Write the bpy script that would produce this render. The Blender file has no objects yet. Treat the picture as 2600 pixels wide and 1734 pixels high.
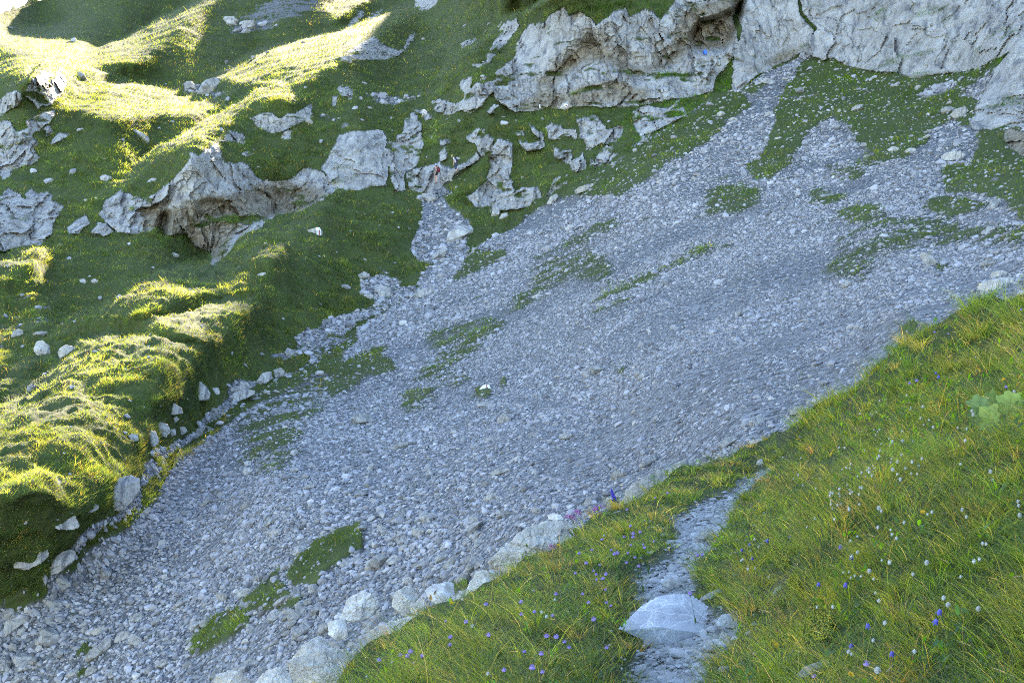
LITK = 0.0023
import bpy, bmesh, math, random
import numpy as np
from mathutils import Vector, Matrix, Euler
random.seed(7)
RNG = np.random.default_rng(11)
SC = bpy.context.scene
COL = SC.collection
R = math.radians

# ------------------------------------------------------------------ camera
W0, H0, F0 = 2600.0, 1734.0, 3572.0          # picture frame in which positions were measured
PITCH = math.atan(67.0 / F0)
CAM = np.array([0.0, 0.0, 1.6])
cam_d = bpy.data.cameras.new('camera')
cam_d.sensor_width = 36.0
cam_d.lens = 36.0 * F0 / W0
cam_d.clip_start, cam_d.clip_end = 0.1, 5000.0
cam = bpy.data.objects.new('camera', cam_d)
COL.objects.link(cam)
cam.location = CAM
cam.rotation_euler = (math.pi / 2 - PITCH, 0, 0)
SC.camera = cam

# ------------------------------------------------------------------ sky, sun, exposure
SUN_AZ, SUN_EL = R(-2.0), R(21.0)
world = bpy.data.worlds.new('World')
SC.world = world
world.use_nodes = True
wn = world.node_tree
sky = wn.nodes.new('ShaderNodeTexSky')
sky.sky_type = 'NISHITA'
sky.sun_disc = False
sky.sun_elevation = SUN_EL
sky.sun_rotation = SUN_AZ
sky.altitude = 1900
sky.air_density, sky.dust_density, sky.ozone_density = 1.0, 1.4, 1.0
bg = wn.nodes['Background']
bg.inputs['Strength'].default_value = 0.15
wn.links.new(sky.outputs[0], bg.inputs['Color'])
SUN_VEC = np.array([math.sin(SUN_AZ) * math.cos(SUN_EL), math.cos(SUN_AZ) * math.cos(SUN_EL), math.sin(SUN_EL)])
sl = bpy.data.lights.new('sun', 'SUN')
sl.energy, sl.angle, sl.color = 5.0, R(0.5), (1.0, 0.86, 0.66)
sun = bpy.data.objects.new('sun', sl)
COL.objects.link(sun)
sun.rotation_euler = Vector(SUN_VEC).to_track_quat('Z', 'Y').to_euler()
sun.location = Vector(SUN_VEC) * 300
SC.view_settings.view_transform = 'Standard'
SC.view_settings.look = 'None'
SC.view_settings.exposure = 2.65
SC.view_settings.gamma = 1.0
SC.cycles.use_denoising = False
SC.cycles.pixel_filter_type = 'BLACKMAN_HARRIS'
SC.cycles.filter_width = 1.0
SC.cycles.max_bounces = 6
SC.cycles.diffuse_bounces = 3
SC.cycles.transparent_max_bounces = 4
SC.cycles.transmission_bounces = 4

# ------------------------------------------------------------------ helpers
def ray(u, v):
    xc = (np.asarray(u, float) - W0 / 2) / F0
    yc = (H0 / 2 - np.asarray(v, float)) / F0
    cp, sp = math.cos(PITCH), math.sin(PITCH)
    return np.stack([xc, cp + yc * sp, -sp + yc * cp], -1)

def unproject(u, v, d):
    return CAM + ray(u, v) * np.asarray(d, float)[..., None]

def project(P):
    q = np.asarray(P) - CAM
    cp, sp = math.cos(PITCH), math.sin(PITCH)
    d = q[..., 1] * cp - q[..., 2] * sp
    yc = (q[..., 1] * sp + q[..., 2] * cp) / d
    return q[..., 0] / d * F0 + W0 / 2, H0 / 2 - yc * F0, d

def _hash(ix, iy, iz, seed):
    h = (ix.astype(np.uint32) * np.uint32(374761393) + iy.astype(np.uint32) * np.uint32(668265263)
         + iz.astype(np.uint32) * np.uint32(2246822519) + np.uint32((seed * 3266489917) & 0xffffffff))
    h ^= h >> np.uint32(15); h *= np.uint32(2246822519); h ^= h >> np.uint32(13)
    h *= np.uint32(3266489917); h ^= h >> np.uint32(16)
    return h.astype(np.float32) * np.float32(2.0 / 4294967295.0) - np.float32(1.0)

def vnoise(P, scale, seed=0):
    """3D value noise in -1..1; scale = feature size (scalar or 3-vector)"""
    p = (np.asarray(P, np.float32) / np.asarray(scale, np.float32)) + np.float32(1000.5)
    i = np.floor(p).astype(np.int64)
    f = (p - i).astype(np.float32)
    f = f * f * f * (f * (f * 6 - 15) + 10)
    out = 0
    for dx in (0, 1):
        wx = f[..., 0] if dx else 1 - f[..., 0]
        for dy in (0, 1):
            wy = f[..., 1] if dy else 1 - f[..., 1]
            for dz in (0, 1):
                wz = f[..., 2] if dz else 1 - f[..., 2]
                out = out + wx * wy * wz * _hash(i[..., 0] + dx, i[..., 1] + dy, i[..., 2] + dz, seed)
    return out

def fbm(P, scale, octv=4, seed=0, gain=0.5):
    s = np.asarray(scale, float); a = 1.0; t = 0.0; n = 0.0
    for k in range(octv):
        t = t + a * vnoise(P, s, seed + 17 * k); n += a
        a *= gain; s = s / 2.03
    return t / n

def ridged(P, scale, octv=4, seed=0, gain=0.5):
    s = np.asarray(scale, float); a = 1.0; t = 0.0; n = 0.0
    for k in range(octv):
        t = t + a * (1 - 2 * np.abs(vnoise(P, s, seed + 31 * k))); n += a
        a *= gain; s = s / 2.1
    return t / n

def facets(P, scale, seed, tilt=.5, jag=.9):
    """broken blocky surface: every cell of a jittered lattice is a tilted flat facet; also returns closeness to the joints"""
    p = np.asarray(P, np.float32) / np.asarray(scale, np.float32) + 500.0
    i0 = np.floor(p).astype(np.int64)
    b1 = np.full(p.shape[:-1], 1e9, np.float32); b2 = b1.copy(); val = np.zeros_like(b1)
    for dx in (-1, 0, 1):
        for dy in (-1, 0, 1):
            for dz in (-1, 0, 1):
                c = i0 + np.array([dx, dy, dz])
                hx, hy, hz = (_hash(c[..., 0], c[..., 1], c[..., 2], seed + k) for k in (1, 2, 3))
                ctr = c + .5 + .45 * np.stack([hx, hy, hz], -1)
                q = p - ctr
                dist = (q * q).sum(-1)
                tx, tz, off = (_hash(c[..., 0], c[..., 1], c[..., 2], seed + k) for k in (4, 5, 6))
                v = off * jag + tilt * (tx * q[..., 0] + tz * q[..., 2])
                n1 = dist < b1
                b2 = np.where(n1, b1, np.minimum(b2, dist)); val = np.where(n1, v, val); b1 = np.where(n1, dist, b1)
    return val, np.sqrt(b2) - np.sqrt(b1)

def tps(ctrl, u, v, lam=1e-3):
    """thin-plate spline through (u, v, value) controls"""
    c = np.asarray(ctrl, float)
    S = 1000.0
    x, y, z = c[:, 0] / S, c[:, 1] / S, c[:, 2]
    def ker(r2):
        return 0.5 * r2 * np.log(r2 + 1e-12)
    n = len(c)
    A = np.zeros((n + 3, n + 3))
    A[:n, :n] = ker((x[:, None] - x) ** 2 + (y[:, None] - y) ** 2) + lam * np.eye(n)
    A[:n, n] = 1; A[:n, n + 1] = x; A[:n, n + 2] = y
    A[n:, :n] = A[:n, n:].T
    w = np.linalg.solve(A, np.concatenate([z, [0, 0, 0]]))
    uu, vv = np.asarray(u, float) / S, np.asarray(v, float) / S
    out = w[n] + w[n + 1] * uu + w[n + 2] * vv
    for k in range(n):
        out = out + w[k] * ker((uu - x[k]) ** 2 + (vv - y[k]) ** 2)
    return out

def inpoly(pts, u, v):
    """1 inside the polygon, 0 outside (only tests the box of the polygon)"""
    p = np.asarray(pts, float)
    m = np.zeros(u.shape, bool)
    box = (u >= p[:, 0].min()) & (u <= p[:, 0].max()) & (v >= p[:, 1].min()) & (v <= p[:, 1].max())
    if not box.any():
        return m
    uu, vv = u[box], v[box]
    r = np.zeros(uu.shape, bool)
    j = len(p) - 1
    for i in range(len(p)):
        (x1, y1), (x2, y2) = p[i], p[j]
        if y1 != y2:
            c = (y1 > vv) != (y2 > vv)
            r ^= c & (uu < (x2 - x1) * (vv - y1) / (y2 - y1) + x1)
        j = i
    m[box] = r
    return m

ZO = {0: (0, 0, 1.0), 1: (0, 0, 2.612), 2: (850, 0, 2.612), 3: (1700, 0, 2.612), 4: (0, 560, 2.612), 5: (850, 560, 2.612),
      6: (1700, 560, 2.612), 7: (0, 1134, 2.612), 8: (850, 1134, 2.612), 9: (1700, 1134, 2.612)}
def Q(n, *flat):
    """measured points of an enlarged tile -> frame points"""
    ox, oy, s = ZO[n]
    a = np.asarray(flat, float).reshape(-1, 2)
    return a / s + (ox, oy)

def smooth(a, b, x):
    t = np.clip((x - a) / (b - a), 0, 1)
    return t * t * (3 - 2 * t)

def blur(a, n):
    """box blur of a grid, three passes"""
    for _ in range(2):
        for ax in (0, 1):
            p = np.pad(a, [(n + 1, n) if k == ax else (0, 0) for k in (0, 1)], mode='edge')
            c = np.cumsum(p, axis=ax)
            lo = [slice(None)] * 2; hi = [slice(None)] * 2
            lo[ax] = slice(0, -(2 * n + 1)); hi[ax] = slice(2 * n + 1, None)
            a = (c[tuple(hi)] - c[tuple(lo)]) / (2 * n + 1)
    return a

def mesh_np(name, verts, faces, attrs=None, smooth_shade=True, uvfaces=None):
    """mesh from arrays; faces (n,3) or (n,4)"""
    me = bpy.data.meshes.new(name)
    verts = np.ascontiguousarray(verts, np.float32); faces = np.ascontiguousarray(faces, np.int32)
    nf, k = faces.shape
    me.vertices.add(len(verts)); me.vertices.foreach_set('co', verts.ravel())
    me.loops.add(nf * k); me.loops.foreach_set('vertex_index', faces.ravel())
    me.polygons.add(nf)
    me.polygons.foreach_set('loop_start', np.arange(0, nf * k, k, dtype=np.int32))
    me.polygons.foreach_set('use_smooth', np.full(nf, smooth_shade, bool))
    for an, (typ, dom, data) in (attrs or {}).items():
        a = me.attributes.new(an, typ, dom)
        a.data.foreach_set('color' if 'COLOR' in typ else 'value', np.ascontiguousarray(data, np.float32).ravel())
    me.update(calc_edges=True)
    return me

def link(name, me, mats, parent=None, **props):
    o = bpy.data.objects.new(name, me)
    COL.objects.link(o)
    for m in (mats if isinstance(mats, (list, tuple)) else [mats]):
        if me is not None and len(me.materials) < len(mats if isinstance(mats, (list, tuple)) else [mats]):
            me.materials.append(m)
    if parent is not None:
        o.parent = parent
    for k, val in props.items():
        o[k] = val
    return o
# ------------------------------------------------------------------ mountain relief: depth of the hillside, measured along the view
us = np.concatenate([np.linspace(-1100, -85, 30), np.arange(-60, 2661, 2.5), np.linspace(2690, 3700, 24)])
vs = np.concatenate([np.linspace(-900, -85, 34), np.arange(-60, 1792, 2.5), np.linspace(1810, 2300, 16)])
U, V = np.meshgrid(us, vs)
CTRL = [
 # scree fan
 (0,1734,43),(350,1734,37),(700,1734,29),(1000,1734,23),(1000,1500,30),(1400,1300,26.5),(1900,1080,25),(1700,1250,24),(1930,1120,24),
 (2300,800,31),(2600,640,38),(1230,985,58),(1500,1040,44),(930,960,70),(700,1200,48),(500,1400,46),(330,1320,50.5),(200,1450,47.5),(0,1560,45),
 (1500,800,62),(1800,800,51),(2100,700,52),(2400,600,52),(1200,800,76),(1000,800,84),(2000,500,74),(2300,450,70),(2600,450,60),
 (1700,480,86),(1500,560,90),(1200,620,100),(1130,520,108),(1060,640,101),(1020,520,110),(1080,460,116),(2000,1300,20),(2400,1200,18),(2200,1700,14),(1500,1734,19),
 (1900,200,112),(2000,150,117),(2200,200,106),(2500,200,92),(2600,300,78),(2100,180,110),(2300,200,100),(2300,0,108),(2000,0,120),(2600,0,94),(2550,280,80),(2580,120,86),
 (1300,280,118),(1500,260,116),(1700,240,114),(1850,230,112),(1400,20,125),(1600,20,123),(1800,0,121),
 (1250,400,113),(1450,440,106),(1330,520,106),(1450,320,114),
 (900,340,119),(900,465,116),(985,400,118),
 (300,590,102),(500,630,100),(700,540,106),(480,400,107),(800,440,114),(300,645,95),(60,650,94),
 (40,800,84),(200,740,86),(400,720,80),(600,710,85),(650,600,93),(800,560,100),(500,820,74),(330,860,67),(100,1000,58),(420,930,63),
 (200,1150,50),(0,1200,47.5),(700,850,80),(900,720,92),(1000,600,102),(600,950,73),(480,1060,66),(360,1160,57),(250,1290,49.5),(100,1400,45.6),(50,1300,46.3),(0,1450,44.6),
 (500,270,150),(300,210,168),(700,140,172),(900,150,168),(1000,60,215),(1000,250,140),(1090,100,190),(300,60,240),(120,100,240),(0,60,270),(600,10,260),(900,10,250),
 (0,330,128),(60,330,126),(100,450,116),(200,500,110),(0,560,99),(60,190,133),(125,190,135),(20,240,130),(100,260,130),(400,330,138),(620,330,128),(700,420,116),(1050,330,124),(1180,140,135),(1270,60,150),(820,290,134),
 # beyond the frame
 (-300,100,260),(-300,560,110),(-300,900,80),(-300,1300,46),(-300,1734,42),(-1000,100,240),(-1000,600,110),(-1000,1734,46),(400,-80,330),(1000,-80,290),(1300,-80,132),(1700,-80,128),(2100,-80,122),(2600,-80,100),(-300,-80,300),(0,-80,320),(3300,0,70),(3300,700,24),(3300,1600,8),
 (0,2200,36),(1000,2200,16),(2600,2200,6)]
L = tps([(a, b, math.log(c)) for a, b, c in CTRL], U, V, 2e-4)

def crest(pts, J, J2, ell, up=110.0, soft=3.0):
    """rib crest: the ground flattens towards the crest line, then drops away behind it"""
    global L
    p = np.asarray(pts, float); p = p[np.argsort(p[:, 0])]
    vc = np.interp(U, p[:, 0], p[:, 1]); vc += 3.0 * np.sin(U / 23.0) + 2.0 * np.sin(U / 9.7 + 1)
    u0, u1 = p[0, 0], p[-1, 0]
    fade = min(170.0, 0.3 * (u1 - u0))
    a = smooth(u0 - 8, u0 + fade, U) * (1 - smooth(u1 - fade, u1 + 8, U)) if u0 > 5 else (1 - smooth(u1 - fade, u1 + 8, U))
    s = V - vc
    sp = np.maximum(s, 0)
    below = -J2 * (1 - np.exp(-sp / ell)) * np.exp(-sp / (3 * ell))
    above = J * (1 - np.exp(np.minimum(s, 0) / soft)) * np.exp(np.minimum(s, 0) / up)
    L += a * np.where(s >= 0, below, above)

CRESTS = [
 (Q(0,176,157,268,119,345,84,421,42,498,2,560,-25), .05, .10, 45),
 (Q(0,-80,250,0,230,38,214,77,195,107,168,145,159,191,168,237,184,283,195,330,212), .06, .012, 6),
 (Q(0,295,471,325,440,383,387,459,348,513,318,574,283,605,260,651,230,704,220,765,222), .07, .035, 13),
 (Q(0,165,262,237,232,330,215,433,225,560,226), .02, .03, 16),
 (Q(0,525,203,574,168,651,130,804,92,907,78,1000,35,1060,5,1120,-20), .02, .09, 50),
 (Q(0,1075,240,1118,191,1179,145,1218,111,1275,70), .07, .012, 6),
 (Q(0,1275,48,1329,31,1385,3,1440,-30), .07, .01, 6),
 (Q(0,-80,665,0,656,57,625,115,617,140,622), .01, .10, 30),
 (Q(0,505,668,574,617,651,571,708,547,758,535,842,490,900,480), .05, .045, 22),
 (Q(0,563,663,651,633,727,622,750,628), .015, .06, 20),
 (Q(0,96,851,153,836,172,809,268,771,345,725,421,690,479,667,574,675,651,690,690,705), .035, .07, 32),
 (Q(0,350,832,413,805,536,782,658,757,690,752), .02, .07, 32),
 (Q(0,-80,1080,0,1031,77,985,126,943,191,878,257,847,329,841,383,859,459,878,525,890), .03, .10, 90),
 (Q(0,-80,985,0,973,34,943,77,931,115,910), .02, .012, 7),
 (Q(0,-80,1255,0,1230,60,1200,130,1190,175,1205,200,1235), .015, .05, 25),
 (Q(0,560,215,640,205,700,210,770,215), .01, .01, 8),
]
for c in CRESTS:
    crest(c[0], c[1], c[2], c[3])

# the mountain goes on above the picture: an unseen wall right of UW shaped to shade scree and bank, sun let in over the lower shoulder to its left
UW, GN, GF = 1063.0, .0003, .0015
VSKY = np.interp(us, [-1100, -200, 0, 40, 80, 300, 700, UW - 60, UW - 10, UW + 8, UW + 20], [60, 40, 31, 22, -2, -24, -24, -24, -26, -800, -950])
VSKY = VSKY + np.where(us < 120, 4.0 * np.sin(us / 7.0) + 2.5 * np.sin(us / 3.1), 0)
row0 = int(np.searchsorted(vs, -12.0))
for i in range(row0, -1, -1):
    t_ = smooth(UW - 35, UW + 35, us)
    gg = np.where(vs[i] > VSKY, GF * (1 - t_) + GN * t_, GN)
    L[i] = L[i + 1] + gg * (vs[i + 1] - vs[i])
def place(dm):
    """grid of points; above the skyline the ground turns over and falls away behind the ridge"""
    Ve = np.maximum(V, VSKY[None])
    out = unproject(U, Ve, dm)
    over = np.maximum(Ve - V, 0)
    out[..., 2] -= over * .3
    return out
P = place(np.exp(L))
# ------------------------------------------------------------------ what covers the ground: outlines of crags, scree and turf
CLIFFS = [   # name, label, outlines
 ('cliff', 'tall pale limestone cliff with streaked smooth face and brown overhang above the grassy ledge', [
   Q(2,1040,560,1100,450,1180,400,1210,260,1280,170,1400,140,1430,100,1520,50,1560,110,1640,80,1700,130,1740,190,1810,130,1850,90,1930,70,1960,120,2060,80,2120,100,2160,140,2250,30,2290,-60,2400,-400,2700,-400,2700,0,2640,110,2700,360,2560,480,2520,610,2351,660,2000,690,1500,720,1290,750,1200,760,1080,680)]),
 ('cliff', 'grey rock pillar with a slanting crack, right of the dark cave', [
   Q(3,470,-400,1200,-400,860,0,880,110,960,190,940,260,960,310,900,340,840,380,700,460,560,530,490,600,425,615,420,480,440,400,480,200,450,120,500,0)]),
 ('cliff', 'broad smooth grey limestone wall above the green meadow top right', [
   Q(3,880,330,930,260,980,180,900,100,880,0,1100,-400,3200,-400,2700,0,2351,230,2280,330,2170,380,2040,455,1900,485,1600,515,1500,515,1300,455,1180,435,1090,390,1010,415,960,400)]),
 ('cliff', 'rounded buttress of cracked grey rock at the right edge of the meadow', [
   Q(3,1995,830,2040,700,2100,600,2150,460,2200,400,2351,230,2700,-40,2800,700,2351,845,2250,862,2150,882,2030,865)]),
 ('crag', 'small knobbly grey rock in the grass below the right hand buttress', [Q(3,2225,900,2270,885,2351,900,2500,920,2480,1080,2351,1045,2290,1012,2230,965)]),
 ('cliff', 'low broken limestone band under the grassy ledge, right of the hikers', [
   Q(2,1410,835,1480,815,1520,850,1590,880,1600,925,1420,935), Q(2,1600,815,1720,770,1800,850,1900,825,1915,900,1830,960,1770,950,1700,1010,1620,930),
   Q(2,1970,740,2060,690,2200,720,2300,670,2330,770,2200,830,2120,880,2060,945,2020,900,1980,820), Q(2,1440,980,1560,990,1560,1060,1650,1020,1680,1130,1590,1145,1550,1090,1450,1050),
   Q(2,1730,1040,1800,960,1890,1020,1820,1085,1740,1070), Q(2,1690,1060,1790,1085,1700,1120), Q(2,1290,820,1390,880,1390,930,1330,900), Q(2,1940,1000,2030,920,2020,960)]),
 ('crag', 'craggy grey knoll with mossy gaps standing right of the gully head', [
   Q(2,1030,990,1100,930,1180,960,1180,1100,1160,1180,1200,1260,1250,1230,1340,1240,1380,1310,1300,1380,1200,1390,1060,1400,940,1385,860,1325,930,1250,990,1210,1030,1100),
   Q(2,880,920,950,860,1060,930,1040,1000,970,1055,930,970), Q(2,1440,1190,1540,1160,1550,1230,1460,1280,1400,1330), Q(2,1190,900,1250,870,1290,950,1380,920,1390,970,1260,1010)]),
 ('cliff', 'sheer slab of grey limestone with vertical grooves left of the hikers', [
   Q(0,815,430,830,400,853,352,900,335,945,333,976,338,984,368,988,410,985,472,927,480,870,480,846,472,830,447)]),
 ('cliff', 'narrow rock rib beside the sheer slab, with the hikers at its foot', [
   Q(2,355,930,400,960,440,880,460,800,520,750,580,850,590,920,560,1100,530,1130,470,1165,470,1260,400,1265,362,1150),
   Q(2,480,1165,560,1120,700,1085,770,1130,860,1080,940,1015,965,1060,850,1135,760,1190,705,1230,770,1290,700,1310,600,1285,500,1265), Q(2,690,1010,740,980,760,1050,700,1090),Q(2,690,930,740,920,790,950,700,970),Q(2,620,900,650,890,645,935)]),
 ('cliff', 'long tan and grey cliff with shallow caves below the sunlit rib', [
   Q(1,650,1450,700,1340,790,1270,880,1300,960,1340,1080,1270,1160,1180,1240,1090,1270,1010,1320,1030,1400,980,1450,950,1470,1040,1530,1090,1640,1110,1700,1180,1800,1210,1900,1210,1970,1170,2010,1110,2100,1130,2200,1190,2265,1245,2200,1290,2000,1410,1850,1440,1600,1570,1540,1680,1400,1780,1390,1680,1290,1640,1240,1545,1110,1560,1050,1500,950,1545,770,1540,700,1490),
   Q(1,610,1545,640,1490,700,1490,750,1540,680,1570)]),
 ('crag', 'split grey outcrop of rock under the grassy knoll, upper left', [Q(1,170,640,180,570,260,490,330,480,330,560,390,455,440,530,420,620,350,680,260,720), Q(1,-60,700,0,685,60,615,140,600,155,660,90,725,20,775,-60,780)]),
 ('cliff', 'pale broken cliff at the left edge below the grassy knoll', [Q(1,-200,820,0,815,60,805,130,870,200,830,180,800,300,740,370,740,330,820,230,870,220,900,270,960,240,1000,260,1060,200,1105,100,1130,40,1175,0,1155,-200,1150), Q(1,330,945,400,880,465,890,430,935), Q(1,290,850,340,830,355,880,310,900)]),
 ('cliff', 'bluish white cliff at the lower left edge above a sunlit patch of grass', [Q(0,-90,520,4,498,23,475,42,494,61,505,80,486,96,501,126,494,134,513,161,528,145,555,130,600,110,620,57,632,0,652,-90,660), Q(1,440,1550,500,1470,560,1430,595,1490,520,1560)]),
 ('crag', 'dark slate outcrop on the green upper slope', [Q(2,70,385,130,310,260,235,300,290,380,320,450,340,500,235,530,220,525,260,440,372,380,390,260,402,150,392)]),
 ('crag', 'row of pale rock teeth in the turf beneath the sunlit rib', [Q(1,1670,790,1740,765,1800,760,1850,800,1960,755,2050,700,2075,760,2000,815,1880,885,1800,885,1720,850)]),
 ('crag', 'small grey rock knob in the shaded grass of the upper slope', [Q(1,2225,580,2300,567,2335,620,2320,665,2240,635), Q(1,2190,650,2225,640,2225,690,2195,690)]),
 ('crag', 'thin jagged rocks in the turf above the long tan cliff', [Q(1,1525,870,1630,900,1615,955,1540,930,1440,960), Q(1,1610,1030,1650,1000,1700,1030,1640,1050), Q(1,1870,920,1900,880,1945,890,1930,940)]),
 ('crag', 'weathered rocks on the grassy rib left of the tall cliff', [Q(2,640,670,700,650,840,720,800,700,880,620,940,560,1000,520,1080,490,1070,600,1040,660,980,720,900,765,830,740,750,772,680,750), Q(2,1010,760,1060,700,1120,720,1110,775),Q(2,520,740,590,725,650,790,600,800),Q(2,840,550,880,510,930,520,900,600,850,650)]),
 ('crag', 'leaning dark rock fin on the rib between two sunlit crests', [Q(2,1030,330,1060,250,1120,150,1200,128,1222,180,1150,270,1100,330,1050,390,950,452,915,435,1000,390)]),
 ('crag', 'brown rock hump on the top edge of the slope', [Q(2,525,45,560,-80,720,-80,680,45,600,72)]),
 ('crag', 'thin grey rock ledge in the upper turf left of the brown hump', [Q(2,90,160,160,80,190,90,150,160,100,182),Q(2,220,110,300,70,310,80,240,130)]),
 ('crag', 'low grey rocks in the turf just left of the sunlit rib crest', [Q(2,830,290,880,270,960,255,900,300,850,325)]),
]
SCREE = np.concatenate([Q(0,-1200,1830,-100,1640,0,1562,115,1482,214,1405,337,1302,402,1252,433,1206,452,1163,509,1110,613,1034,727,950,789,926,900,846,992,788,1034,753,1137,688,1214,627,1329,566,1329,549,1405,515,1463,469,1577,400,1692,327,1750,289),
  Q(3,300,650,420,610,490,600,560,530,700,460,840,380,900,338,960,400,1010,415,1090,388,1180,435,1300,455,1500,515,1600,515,1900,485,2040,455,2130,455,2150,480,2040,700,1995,830,2030,865,2150,882,2250,862,2351,845,2900,700), Q(0,3800,700,3800,2400,-1200,2400)])
GULLY = [Q(0,1057,600,1076,536,1064,505,1080,496,1126,505,1145,534,1191,568,1183,617,1197,633,1177,663,1152,684,1103,715,1064,730,1055,722,1074,690,1098,670,1060,667,1036,640)]
GRAVEL = [(Q(1,1500,200,1650,100,1800,10,2000,-60,2150,-60,2100,40,1950,100,1800,180,1600,240), .55), (Q(1,1200,600,1300,570,1360,590,1500,600,1400,640,1250,625), .6), (Q(2,150,640,420,640,560,660,520,685,300,690), .55), (Q(1,2050,720,2351,830,2351,880,2250,850), .3),
   (Q(4,0,480,250,480,330,560,330,700,150,800,0,850),.22), (Q(5,150,355,300,335,430,390,430,430,540,430,480,505,370,592,240,655,0,765,0,680,200,600,330,550,170,510,140,400),.62),
   (Q(4,2351,640,2150,690,1950,780,1990,860,1850,900,1770,930,1880,945,2060,870,2040,950,1900,1000,1700,1095,1580,1075,1530,1130,1500,1205,1340,1290,1330,1400,1250,1420,1000,1567,1130,1567,1510,1280,1700,1130,1900,1010,2060,950,2351,740),.68),
   (Q(7,1000,40,1110,20,1130,60,1050,190,930,260,920,400,700,520,560,640,520,720,450,690,500,600,640,520,760,440,860,300,940,200),.7), (Q(7,40,1100,160,1110,110,1200,20,1260,-20,1200),.8),
   (Q(2,760,1190,900,1130,700,1230,790,1300,740,1320,600,1290),.5)]
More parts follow.
